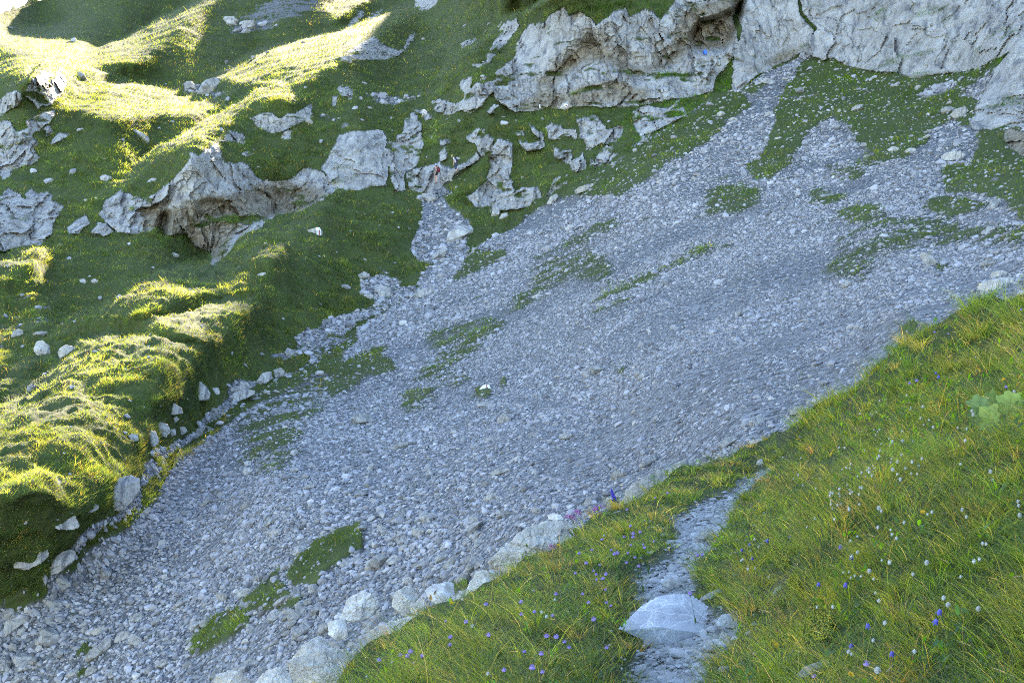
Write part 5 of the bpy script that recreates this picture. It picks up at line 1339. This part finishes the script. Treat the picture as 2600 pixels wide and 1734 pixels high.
T8 = Q(8,1940,425,1960,573,1985,635,1980,650,2030,622,1918,645,2060,660,2048,690,2120,680,1965,703,1995,735,2022,762,1880,735,1860,740,1840,738,1710,738,1622,742,1672,808,1763,815,1720,858,1733,874,1805,882,1785,905,1742,918,1600,883,1650,1007,1805,1055,1832,1078,1472,1008,1328,1130,1243,1140,1010,1072,740,1187,880,1218,1028,1310,772,1367,1727,1172,1803,1318,1412,1290,1478,1300,1530,1288,1555,1328,1378,1415,1130,1508,1385,1535,445,1437,507,1427,488,1455,592,1450,308,1467,1242,1072,1778,667,1945,745,1935,790,1800,970,1265,1380,775,1315,2130,328,2212,308,1320,1503,1450,1152,1685,1062)
T9 = Q(9,215,733,145,960,1320,1525,955,1550,190,735); T6 = Q(6,1600,1018,1630,1000,1855,742,1752,762,2228,1050,2325,512,870,1435)
for u, v in np.concatenate([T8, T9, T6]):
    plant_at('scabious', u, v, 'scabious_flower', 'round purple scabious flower on a slender stem in the near grass', 'flower', 'purple scabious flowers in the near grass')
for u, v in np.concatenate([Q(9,640,578,785,603,517,645,472,682,540,735,1108,660,1188,783,1138,945,1745,1142,1748,1225,1303,1218,1183,1302,1452,1390,965,930), Q(6,1770,948,1752,915)]):
    plant_at('bellflower', u, v, 'bellflower', 'small nodding blue bellflower in the grass right of the path', 'flower', 'blue bellflowers beside the path', 1.15)
YL = ['yellow hawkbit flower leftmost at the upper edge of the bank', 'larger of two yellow hawkbits in the middle of the bank', 'smaller lower one of two neighbouring yellow hawkbits', 'yellow hawkbit highest in the middle of the bank', 'yellow hawkbit just left of the big pale leaves', 'small yellow hawkbit right above the big pale leaves',
      'yellow hawkbit at the very edge where the bank meets the scree', 'yellow hawkbit among the white seed heads halfway down the bank', 'yellow flower at the bottom edge of the picture', 'yellow flower beside the wedge of pale rock', 'yellow flower at the lower end of the large pitted boulder']
for (u, v), lb in zip(np.concatenate([Q(6,1075,1307,1525,1278,1493,1328,1730,1168,2038,1180,2223,1003,850,1440), Q(9,1675,502,1190,1550), Q(8,780,1078,1482,700)]), YL):
    plant_at('hawkbit', u, v, 'hawkbit_flower', lb, 'flower', None)
def S26(*f):
    return np.asarray(f, float).reshape(-1, 2) / 4.694 + (2100, 1000)
CL = np.concatenate([S26(997,60,1123,210,745,490,790,552,650,560,897,510,1018,497,1740,190,1728,255,793,1068,478,1083,995,1135,885,1188,940,1037,630,1497,1960,1053,1950,1150,2262,1300,2260,1345,2290,1490,1622,1505), Q(9,1697,843,1603,912,1855,1148,2030,1160,2315,480,1250,790,1318,885,1360,1545), Q(6,2030,850,1533,940), Q(8,1322,980,1790,610)])
for u, v in CL:
    plant_at('clock', u, v, 'seed_clock', 'large round white dandelion-like seed clock in the near grass', 'seed head', 'large white seed clocks on the near bank')
FL = np.concatenate([S26(1140,80,1227,232,1142,275,1275,325,525,155,530,193,585,140,403,177,560,365,595,383,632,360,585,427,895,365,903,387,742,535,152,595,205,600,140,640,620,655,455,655,1550,425,1668,465,775,877,897,865,765,978,825,960,555,970,1117,910,1027,998,1080,990,272,865,275,908,603,850,630,895,238,945,175,935,500,1050,575,1050,510,1110,370,1130,425,1127,470,1160,520,1145,845,1115,1085,1155,1625,725,1578,970,60,1333,45,1385,153,1363,270,1345,292,1375,390,1370,47,1443,160,1430,228,1250,268,1527,1240,1530,1185,1560,400,1287),
 Q(9,748,65,875,85,1000,235,850,215,820,238,878,240,975,300,1395,485,1385,622,1253,648,1207,680,1560,592,1465,645,1480,672,1495,690,1158,920,1197,918,1233,930,1275,928,1205,948,1353,932,1415,830,1468,838,1205,815,1370,1020,1385,1073,983,1118,1940,920,2065,797,2030,820,2063,690,2108,703,1948,488,1955,535,1825,1100,1435,1240,1338,1327,1185,1378,1212,1405,1610,1450,1090,1105,595,660,560,625,580,410,630,460,470,775,490,775,565,830,515,845,960,560,915,622,1090,570,1085,545,1075,390,1130,408,1070,420,1072,455,1195,400,1205,412,1260,412,1268,365,1265,465,1193,500,1140,508,1110,510,1075,520),
 Q(8,850,1050,1463,1035,917,1238,530,1493,525,1535,380,1467,465,1495,1378,1140,1408,1153,1020,1520,212,1560), Q(6,2287,1093,1570,1095,1600,1185,1590,1140,1680,1195,1388,1142,1175,1115,2013,1253)])
for u, v in FL:
    plant_at('fluff', u, v, 'fluffy_seed_head', 'small fluffy white seed head on a thin stem in the near grass', 'seed head', 'small white seed heads on the near bank', 1.15)

# single plants
def thing(name, label, cat, loc, rz=0.0, scale=1.0, group=None):
    e = bpy.data.objects.new(name, None); COL.objects.link(e); e.empty_display_size = .1
    e.location = loc; e.rotation_euler = (0, 0, rz); e.scale = (scale,) * 3
    e['label'] = label; e['category'] = cat
    if group: e['group'] = group
    return e
def part(name, vf, mat, parent, smooth_=True):
    return link(name, mesh_np(name, vf[0], vf[1], None, smooth_), mat, parent)
M_BIGLEAF = plain('pale_big_leaf', (.27, .34, .07), .55, var=.15, scale=20); M_BIGLEAF2 = plain('bluish_big_leaf', (.22, .30, .09), .55, var=.15, scale=20)
def big_leaf(R_, seed):
    """lobed round leaf with a folded blade, ribs and a wavy rim"""
    r = random.Random(seed); V_, F_ = [(0, 0, 0)], []
    n, rings = 44, 6
    for i in range(1, rings + 1):
        t = i / rings
        for k in range(n):
            a = 6.283 * k / n
            lob = 1 + .10 * math.cos(7 * a + seed) * t + .05 * math.cos(19 * a) * t
            gap = 1 - .45 * math.exp(-((a - math.pi) / .25) ** 2)
            rr = R_ * t * lob * gap
            V_.append((rr * math.cos(a), rr * math.sin(a) * .9, R_ * (.22 * t * t + .07 * math.cos(7 * a + seed) * t + .03 * math.sin(19 * a) * t * t)))
    for k in range(n): F_.append((0, 1 + k, 1 + (k + 1) % n))
    for i in range(rings - 1):
        for k in range(n):
            a, b_ = 1 + i * n + k, 1 + i * n + (k + 1) % n
            F_ += [(a, a + n, b_ + n), (a, b_ + n, b_)]
    return np.array(V_), np.array(F_)
b = fg_at(2500, 1085)
bl = thing('big_leaved_plant', 'pale green plant with large lobed leaves on the upper right of the bank', 'plant', b)
dl = float(project(b)[2])
for k, (u, v, sz, tlt, mt) in enumerate([(2490,1040,42,1.05,M_BIGLEAF2), (2530,1035,48,.95,M_BIGLEAF), (2565,1025,36,.85,M_BIGLEAF), (2520,1065,40,1.1,M_BIGLEAF), (2555,1060,34,1.0,M_BIGLEAF), (2475,1060,28,1.2,M_BIGLEAF2)]):
    q = fg_at(u, v + 25); c = unproject(u, v, float(project(q)[2]) - .02)
    lv, lf = big_leaf(sz / F0 * dl, k)
    M3 = np.array(Euler((tlt, .25 * math.sin(k * 2.0), .5 * math.sin(k * 1.7))).to_matrix())
    part('leaf', (lv @ M3.T + (c - b), lf), mt, bl)
    part('leaf_stalk', tube([q - b - np.array([0, 0, .03]), (q - b) * .5 + (c - b) * .5 + np.array([.01, 0, 0]), c - b], .003), M_STEM, bl)
# yellow cushion plants
M_YCUSH = plain('yellow_cushion_flowers', (.42, .36, .03), .8, var=.4, scale=120)
for (u, v, w_, h_, lab) in ((1985, 1425, 42, 68, 'yellow flowering cushion plant hanging over the bare soil step'), (2078, 1622, 58, 80, 'lower sparser cushion of yellow flowers below the soil step'), (2010, 1522, 28, 30, 'small tuft of yellow flowers on the soil step'), (1840, 1475, 24, 22, 'small yellow cushion beside the path stones')):
    b = fg_at(u, v + h_ * .4); dl = float(project(b)[2])
    e = thing('yellow_cushion_plant', lab, 'plant', b)
    n = int(w_ * h_ / 3.2); out, grn = [], []
    for k in range(n):
        a, q = rf.uniform(0, 6.283), math.sqrt(rf.random())
        uu, vv = u + w_ * .5 * q * math.cos(a) + .25 * (v + 0 - (v + h_ * .5 * q * math.sin(a))) * .5, v + h_ * .5 * q * math.sin(a)
        p = fg_at(uu, vv) + np.array([rf.uniform(-.01, .01), -.02 - rf.random() * .02, .015 + rf.random() * .04]) - b
        out.append((bumpy(.0042 * rf.uniform(.7, 1.3), 1, .7, k, .3)[0] + p, ico(1)[1]))
        lv, lf = petal(.018, .006, rf.uniform(0, 6.28), rf.uniform(.2, 1.2), .2); grn.append((lv + p - np.array([0, -.006, .012]), lf))
    part('flowers', join(out), M_YCUSH, e, False); part('leaves', join(grn), M_LEAF, e)
# tall purple plants at the rock edge
def tall_umbel(u0, v0, u1, v1, d_, lab, mat, nm='tall_pink_flower', spread=.05, sprays=7):
    """branched plant from its foot at (u0, v0) to its top at (u1, v1)"""
    b, t = unproject(u0, v0, d_), unproject(u1, v1, d_)
    e = thing(nm, lab, 'flower', b)
    v = t - b; h = np.linalg.norm(v)
    st_ = [v * k / 6 + np.array([.02 * h * math.sin(k * .8), 0, 0]) for k in range(7)]
    part('stem', tube(st_, np.linspace(.004, .0025, 7)), M_BROWN, e)
    fl = []
    for k in range(sprays):
        a = 6.283 * k / sprays + rf.uniform(-.3, .3); q = spread * rf.uniform(.5, 1.15)
        o = st_[4] + (st_[6] - st_[4]) * rf.uniform(0, .8)
        tip = st_[6] + np.array([q * math.cos(a), q * math.sin(a), rf.uniform(-.6, .35) * spread])
        part('branch', tube([o, (o + tip) * .5 - np.array([0, 0, .006]), tip], .0016), M_BROWN, e)
        for j in range(9):
            pv, pf = bumpy(.0075 * rf.uniform(.6, 1.2), 1, 1, k * 9 + j, .3)
            fl.append((pv + tip + np.array([rf.gauss(0, .012), rf.gauss(0, .012), rf.gauss(0, .008)]), pf))
    part('flower_cluster', join(fl), mat, e, False)
    lv = []
    for k in range(5):
        v_, f_ = petal(.09, .035, rf.uniform(0, 6.28), rf.uniform(.2, .8), .3); lv.append((v_ + st_[1] * rf.uniform(0, 1.0), f_))
    part('leaves', join(lv), M_LEAF, e)
tall_umbel(1464, 1370, 1452, 1302, 13.0, 'tall plant with loose pink flower clusters before the pitted boulder', M_PINK, spread=.065, sprays=9)
tall_umbel(1520, 1330, 1517, 1288, 14.0, 'faded pink flower cluster between pitted boulder and monkshood', M_PINK, spread=.045)
tall_umbel(1412, 1410, 1408, 1385, 12.0, 'low pink flower cluster behind the yellow flower at the boulder', M_PINK, spread=.05)
def spike(u0, v0, u1, v1, d_, lab):
    b, t = unproject(u0, v0, d_), unproject(u1, v1, d_)
    e = thing('monkshood', lab, 'flower', b); v = t - b
    part('stem', tube([v * k / 6 for k in range(7)], .003), M_STEM, e)
    fl = []
    for k in range(16):
        q = .35 + .65 * k / 15; r_ = .022 * (1.25 - q)
        for j in range(2):
            pv, pf = bumpy(.012 * (1.2 - .5 * q), 2, 1.25, k * 2 + j, .25)
            fl.append((pv + v * q + np.array([r_ * math.cos(k * 2.4 + j * 3), r_ * math.sin(k * 2.4 + j * 3), 0]), pf))
    part('flower_spike', join(fl), M_INDIGO, e)
    lv = []
    for k in range(9):
        v_, f_ = petal(.07, .022, k * 2.4, .5, .3); lv.append((v_ + v * (.05 + .03 * k), f_))
    part('leaves', join(lv), M_LEAF, e)
spike(1566, 1285, 1552, 1243, 16.5, 'dark blue monkshood spike standing against the scree')
# ------------------------------------------------------------------ trail marks, hikers, bag
def paint(o, name, poly, mat, lift=.006, label=None, parent=None):
    """paint lying on the camera side of a rock, inside the measured outline"""
    me = o.data; n = len(me.vertices)
    co = np.zeros(n * 3, np.float32); me.vertices.foreach_get('co', co); co = co.reshape(-1, 3)
    fs = np.array([p.vertices[:] for p in me.polygons])
    w = co + np.array(o.location)
    tri = w[fs]; c = tri.mean(1)
    nn = np.cross(tri[:, 1] - tri[:, 0], tri[:, 2] - tri[:, 0]); nn /= np.linalg.norm(nn, axis=1, keepdims=True) + 1e-12
    u, v, _ = project(c)
    ok = inpoly(np.asarray(poly, float), u, v) & ((nn * (CAM - c)).sum(1) > 0)
    if not ok.any(): return None
    used, inv = np.unique(fs[ok].reshape(-1), return_inverse=True)
    vn = np.zeros_like(co)
    for k in range(3): np.add.at(vn, fs[:, k], nn)
    vn /= np.linalg.norm(vn, axis=1, keepdims=True) + 1e-12
    p = link(name, mesh_np(name, co[used] + vn[used] * lift, inv.reshape(-1, 3), None, False), mat, parent or o)
    return p
M_PWHITE = plain('white_paint', (.80, .80, .80), .6, var=.05, scale=8); M_PRED = plain('red_paint', (.42, .07, .06), .6, var=.1, scale=8)
def mark(label, outline, white, reds, seed, d=None):
    o = boulder('painted_rock', label, outline, 'bg', .6, sub=5, rough=.012, d=d, seed=seed, facets=3)
    o['category'] = 'trail mark'
    for w in white: paint(o, 'white_paint', w, M_PWHITE, .008)
    for r_ in reds: paint(o, 'red_stripe', r_, M_PRED, .016)
mark('white rock with a red painted stripe beside the trail across the scree', Q(0,1217,989,1223,981,1232,976,1242,978,1246,985,1240,991,1222,992), [Q(0,1217,990,1221,981,1232,975,1243,977,1247,986,1240,990)], [Q(0,1233.5,977,1236,977,1238,985.5,1235.2,985.5)], 501)
mark('grey rock with white and red painted band in the grass above the gully', Q(0,780,585,790,582,801,582,803,578,811,578,816,585,823,592,818,598,790,597), [Q(0,801.5,577,812,577,815.5,585,815,598,804,598,803,586)], [Q(0,809.6,584,812,584,812.2,598,809.6,598)], 502)
mark('small rock at the cliff foot with round white mark and red hook', Q(0,1422,275,1428,263,1442,258,1450,264,1451,277,1436,281), [Q(0,1432,269,1434,265,1439,264,1442,267,1442.5,272,1439,275,1434,273)], [Q(0,1435.5,267.3,1439.5,267.6,1441,270,1440.5,274.5,1438.8,274.5,1438.8,270,1435.5,268.8)], 503)
mark('pale rock with white red white stripes above the hikers', Q(0,1070,284,1074,279,1079,278,1084,284,1084,298,1073,299), [Q(0,1073,280,1077,278,1084,283,1084,290,1078,289)], [Q(0,1074.5,281.5,1076,280.5,1083,286.5,1081.5,288)], 504)
o = boulder('painted_rock', 'upright white painted stone at the foot of the streaked cliff', Q(0,1368.5,277,1368.5,268,1371,264.5,1374,268,1374,277), 'bg', .8, sub=4, rough=.02, seed=505, mat=M_PWHITE); o['category'] = 'trail mark'

M_SKIN = plain('skin', (.50, .31, .23), .6, var=.06, scale=10)
M_CAPB = plain('light_blue_cap', (.42, .55, .75), .8); M_HATY = plain('yellow_hat', (.72, .62, .20), .8); M_BLK = plain('black_shorts', (.012, .012, .014), .8)
M_NAVY = plain('navy_trousers', (.045, .05, .09), .8); M_SHIRT = plain('pale_shirt', (.55, .56, .62), .85); M_TOP = plain('dark_top', (.06, .03, .04), .85)
M_MAROON = plain('maroon_backpack', (.16, .025, .035), .7); M_DKPACK = plain('dark_backpack', (.02, .02, .04), .7); M_BOOT = plain('brown_boots', (.08, .055, .04), .8); M_HAIR = plain('brown_hair', (.07, .045, .03), .7); M_EYE = plain('eye', (.03, .03, .03), .3)
def skin(name, nodes, edges, mat, parent, root=0, sub=2):
    """one continuous surface grown round a skeleton of joints (x, y, z, radius)"""
    me = bpy.data.meshes.new(name)
    me.from_pydata([n[:3] for n in nodes], edges, [])
    o = bpy.data.objects.new(name, me); COL.objects.link(o)
    m = o.modifiers.new('skin', 'SKIN'); m.use_smooth_shade = True
    lay = me.skin_vertices[0].data
    for i, n in enumerate(nodes):
        lay[i].radius = (n[3], n[3]); lay[i].use_root = (i == root)
    s = o.modifiers.new('sub', 'SUBSURF'); s.levels = s.render_levels = sub
    dg = bpy.context.evaluated_depsgraph_get(); dg.update()
    nm = bpy.data.meshes.new_from_object(o.evaluated_get(dg))
    bpy.data.objects.remove(o)
    nm.name = name
    nm.materials.clear()
    return link(name, nm, mat, parent)
def sm(vf, **k):
    return vf
def person(label, foot, scale, rz, pose, looks):
    """figure facing -x: pose gives joints; looks gives clothes"""
    J = pose
    e = thing('person', label, 'person', foot, rz, scale)
    nodes, edges, ix = [], [], {}
    def add(nm, p, r, par=None):
        ix[nm] = len(nodes); nodes.append((*p, r))
        if par is not None: edges.append((ix[par], ix[nm]))
    add('pelvis', J['pelvis'], .125); add('waist', J['waist'], .11, 'pelvis'); add('chest', J['chest'], .135, 'waist')
    add('neck', J['neck'], .055, 'chest'); add('jaw', J['jaw'], .072, 'neck'); add('skull', J['skull'], .098, 'jaw'); add('crown', J['crown'], .075, 'skull')
    jx, jy, jz = J['jaw']; sx2, sy2, sz2 = J['skull']
    add('nose', (.5 * (jx + sx2) - .105, .5 * (jy + sy2), .5 * (jz + sz2) - .005), .014, 'jaw')
    for s, sd in ((1, 'l'), (-1, 'r')):
        add('ear' + sd, (sx2 + .01, sy2 + s * .082, sz2 - .025), .02, 'skull')
        add('sh' + sd, J['sh' + sd], .062, 'chest'); add('el' + sd, J['el' + sd], .043, 'sh' + sd); add('wr' + sd, J['wr' + sd], .028, 'el' + sd)
        w = np.array(J['wr' + sd]); d_ = w - np.array(J['el' + sd]); d_ /= np.linalg.norm(d_)
        q = w + d_ * .055; add('palm' + sd, q, .034, 'wr' + sd)
        sdv = np.cross(d_, [0, 1, 0]); sdv = sdv / (np.linalg.norm(sdv) + 1e-6)
        for k, L_ in enumerate((.065, .075, .07, .055)):
            b0 = q + sdv * (.024 - .016 * k) + d_ * .03
            add('fa%s%d' % (sd, k), b0, .0095, 'palm' + sd); add('fb%s%d' % (sd, k), b0 + d_ * L_ * .55 + np.array([-.008, 0, 0]), .0085, 'fa%s%d' % (sd, k)); add('fc%s%d' % (sd, k), b0 + d_ * L_ + np.array([-.026, 0, 0]), .0075, 'fb%s%d' % (sd, k))
        b0 = q + sdv * .036 - d_ * .01
        add('ta' + sd, b0, .011, 'palm' + sd); add('tb' + sd, b0 + d_ * .035 + sdv * .018, .009, 'ta' + sd)
        add('hip' + sd, J['hip' + sd], .092, 'pelvis'); add('kn' + sd, J['kn' + sd], .058, 'hip' + sd); add('ca' + sd, tuple(.62 * np.array(J['kn' + sd]) + .38 * np.array(J['an' + sd]) + (.012, 0, 0)), .056, 'kn' + sd); add('an' + sd, J['an' + sd], .037, 'ca' + sd)
        a = np.array(J['an' + sd]); add('toe' + sd, a + np.array([-.15, 0, -.055]), .034, 'an' + sd)
    skin('body', nodes, edges, M_SKIN, e)
    g = lambda nm, k=1.0, plus=.014: (*nodes[ix[nm]][:3], nodes[ix[nm]][3] * k + plus)
    ns = [g('pelvis', .95), g('waist'), g('chest'), g('shl'), g('shr'), (*(.45 * np.array(J['shl']) + .55 * np.array(J['ell'])), .060), (*(.45 * np.array(J['shr']) + .55 * np.array(J['elr'])), .060)]
    if looks['sleeves']: es = [(0, 1), (1, 2), (2, 3), (2, 4), (3, 5), (4, 6)]
    else: ns = ns[:5]; es = [(0, 1), (1, 2), (2, 3), (2, 4)]
    skin('shirt', ns, es, looks['shirt'], e, 1)
    f = looks['leg']
    ns = [g('waist', 1.0, .006), g('pelvis', 1.02, .02)]; es = [(0, 1)]
    for sd in 'lr':
        h, k, a = (np.array(J[n + sd]) for n in ('hip', 'kn', 'an'))
        i = len(ns)
        ns.append((*h, .112)); es.append((1, i))
        if f <= 1:
            ns.append((*(h + (k - h) * f), .095)); es.append((i, i + 1))
        else:
            ns.append((*k, .078)); ns.append((*(k + (a - k) * (f - 1)), .068)); es += [(i, i + 1), (i + 1, i + 2)]
    skin('shorts' if f <= 1 else 'trousers', ns, es, looks['legmat'], e, 1)
    for sd in 'lr':
        a = np.array(J['an' + sd])
        skin('boot', [(*(a + (0, 0, .07)), .055), (*(a + (.01, 0, -.035)), .056), (*(a + (-.17, 0, -.055)), .046)], [(0, 1), (1, 2)], M_BOOT, e)
    s_ = np.array(J['skull']); cr = np.array(J['crown']); upv = (cr - s_) / np.linalg.norm(cr - s_)
    v, fc = ico(3); v = v * np.array([.112, .10, .11]); keep = v @ upv > .012
    fk = fc[keep[fc].all(1)]
    hv = [(v + s_ + upv * .012, fk)]
    brim = []
    fw = np.array([-1, 0, 0.0]); fw = fw - upv * (fw @ upv); fw /= np.linalg.norm(fw); sdv = np.cross(upv, fw)
    nb_ = 20
    for k in range(nb_):
        a = 6.283 * k / nb_; dr = fw * math.cos(a) + sdv * math.sin(a)
        ext = looks['brim'](math.cos(a))
        brim += [s_ + upv * .03 + dr * .098, s_ + upv * .022 + dr * (.104 + ext)]
    bf = []
    for k in range(nb_):
        a, b_, c_, d2 = 2 * k, 2 * ((k + 1) % nb_), 2 * ((k + 1) % nb_) + 1, 2 * k + 1
        bf += [(a, b_, c_), (a, c_, d2)]
    part('hat', join([hv[0], (np.array(brim), np.array(bf))]), looks['hat'], e)
    hr = v * 1.02 + s_ + np.array([.012, 0, -.012]); hk = fc[((v @ upv < .03) & (v[:, 0] > -.02))[fc].all(1)]
    part('hair', (hr, hk), M_HAIR, e)
    ey = [(ico(1)[0] * .011 + s_ + fw * .088 + sdv * q * .034 - upv * .02, ico(1)[1]) for q in (-1, 1)]
    part('eyes', join(ey), M_EYE, e)
    return e, ix, nodes
def backpack(label, loc, rz, scale, lean, mat, stripe=None, h=.48):
    e = thing('backpack', label, 'backpack', loc, rz, scale)
    V_, F_ = [], []
    prof = [(0, .78), (.06, .98), (.35, 1.04), (.7, .98), (.92, .82), (1.0, .45)]
    n = 20
    for t, w in prof:
        for k in range(n):
            a = 6.283 * k / n; c, s = math.cos(a), math.sin(a)
            x = .10 * math.copysign(abs(c) ** .6, c) * w; y = .155 * math.copysign(abs(s) ** .6, s) * w
            V_.append((x + lean * t * h + .11, y, t * h))
    for i in range(len(prof) - 1):
        for k in range(n):
            a, b_ = i * n + k, i * n + (k + 1) % n
            F_ += [(a, b_, b_ + n), (a, b_ + n, a + n)]
    V_ += [(.11, 0, -.01), (.11 + lean * h, 0, h * 1.03)]
    for k in range(n):
        F_ += [(len(V_) - 2, (k + 1) % n, k), (len(V_) - 1, (len(prof) - 1) * n + k, (len(prof) - 1) * n + (k + 1) % n)]
    part('pack_body', (np.array(V_), np.array(F_)), mat, e)
    part('pocket', (bumpy(.1, 3, 1.2, 5, .06)[0] * np.array([.45, 1.1, 1]) + np.array([.205 + lean * h * .3, 0, h * .34]), ico(3)[1]), mat, e)
    for s in (-.085, .085):
        part('strap', tube([(.02 + lean * h * .9, s, h * .93), (-.07 + lean * h * .9, s, h * .95), (-.17 + lean * h * .62, s, h * .72), (-.13, s * 1.3, h * .35), (.02, s * 1.4, h * .12)], .016, 6), mat, e)
    if stripe is not None:
        part('side_stripe', tube([(.07 + lean * h * .95, .15, h * .95), (.11 + lean * h * .5, .185, h * .5), (.12 + lean * h * .1, .18, h * .1)], .028, 6), stripe, e)
    return e
hip = .90
def base_pose(lean, hd=0.0):
    c = lambda z, x=0, y=0: (x - lean * max(0, z - hip) / .6, y, z)
    P_ = {'pelvis': (0, 0, hip + .02), 'waist': c(1.05), 'chest': c(1.26), 'neck': c(1.43)}
    nx = P_['neck'][0]
    P_['jaw'] = (nx - .03 - hd, 0, 1.50 - hd * .3); P_['skull'] = (nx - .02 - hd * 1.25, 0, 1.575 - hd * .5); P_['crown'] = (nx - .005 - hd * 1.6, 0, 1.64 - hd * .6)
    for s, sd in ((1, 'l'), (-1, 'r')):
        P_['sh' + sd] = c(1.37, 0, s * .165); P_['hip' + sd] = (0, s * .09, hip - .03)
    return P_
# first hiker, walking down to the left
A = base_pose(.06)
A.update(kn_=0, ell=(-.02, .20, 1.10), wrl=(-.12, .19, .88), elr=(.00, -.22, 1.10), wrr=(-.10, -.20, .87),
         knl=(-.20, .10, .50), anl=(-.06, .10, .09), knr=(-.03, -.09, .48), anr=(.05, -.09, .09)); A.pop('kn_')
f1 = bg_at(1109, 465); dh = float(project(f1)[2]); f1 = unproject(1109, 467, dh - 1.0)
S1 = 50.0 / F0 * (dh - 1.0) / 1.68
person('hiker in light blue cap and black shorts descending the rocky path', f1, S1, R(-8), A,
       {'sleeves': False, 'shirt': M_TOP, 'leg': .55, 'legmat': M_BLK, 'hat': M_CAPB, 'brim': lambda c: .075 * max(0, c) ** 2 + .004})
pk = np.array([.04, 0, 1.0]) * S1
backpack('maroon backpack on the hiker with light blue cap', Vector(f1) + Euler((0, 0, R(-8))).to_matrix() @ Vector((.06 * S1, 0, .98 * S1)), R(-8), S1, -.06, M_MAROON)
# second hiker, bending forward on the ledge behind
B = base_pose(.30, .07)
B.update(ell=(-.20, .20, 1.06), wrl=(-.22, .18, .82), elr=(-.20, -.21, 1.05), wrr=(-.24, -.17, .82),
         knl=(-.07, .10, .50), anl=(.00, .10, .09), knr=(-.02, -.09, .49), anr=(.06, -.09, .09))
f2 = bg_at(1158, 438); dh2 = float(project(f2)[2]); f2 = unproject(1158, 439, dh2 - 1.0)
S2 = 44.0 / F0 * (dh2 - 1.0) / 1.62
person('hiker in yellow hat and dark trousers bending forward on the ledge', f2, S2, R(6), B,
       {'sleeves': True, 'shirt': M_SHIRT, 'leg': 1.45, 'legmat': M_NAVY, 'hat': M_HATY, 'brim': lambda c: .05})
backpack('dark backpack with pale side stripe on the hiker in yellow hat', Vector(f2) + Euler((0, 0, R(6))).to_matrix() @ Vector((.02 * S2, 0, .99 * S2)), R(6), S2, -.55, M_DKPACK, M_PWHITE, .44)
# blue bag at the cave
M_BLUEBAG = plain('blue_bag_cloth', (.08, .22, .78), .5, var=.1, scale=6); M_BLUEDK = plain('dark_blue_cloth', (.03, .06, .25), .6)
bb = bg_at(1790, 138); db = float(project(bb)[2]) - .6
bb = unproject(1790, 140, db); sb = 13.0 / F0 * db
e = thing('blue_bag', 'bright blue rounded bag standing at the mouth of the dark cave', 'bag', bb)
d_, f_ = ico(3); v = d_.copy(); v[:, 2] = np.where(v[:, 2] < 0, -np.abs(v[:, 2]) ** .45 * .9, v[:, 2]); v *= np.array([.42, .36, .5]) * sb; v[:, 2] += .5 * sb; v += .02 * sb * vnoise(d_, .5, 9)[:, None]
part('bag_body', (v, f_), M_BLUEBAG, e)
part('carry_loop', tube([(-.12 * sb, 0, .97 * sb), (-.06 * sb, 0, 1.1 * sb), (.06 * sb, 0, 1.1 * sb), (.12 * sb, 0, .97 * sb)], .025 * sb, 6), M_BLUEDK, e)
part('dark_left_side', (v[np.unique(f_)] * np.array([.5, 1.03, .8]) + np.array([-.22 * sb, 0, .06 * sb]), f_), M_BLUEDK, e)  # darker blue copy of the bag body over its left half
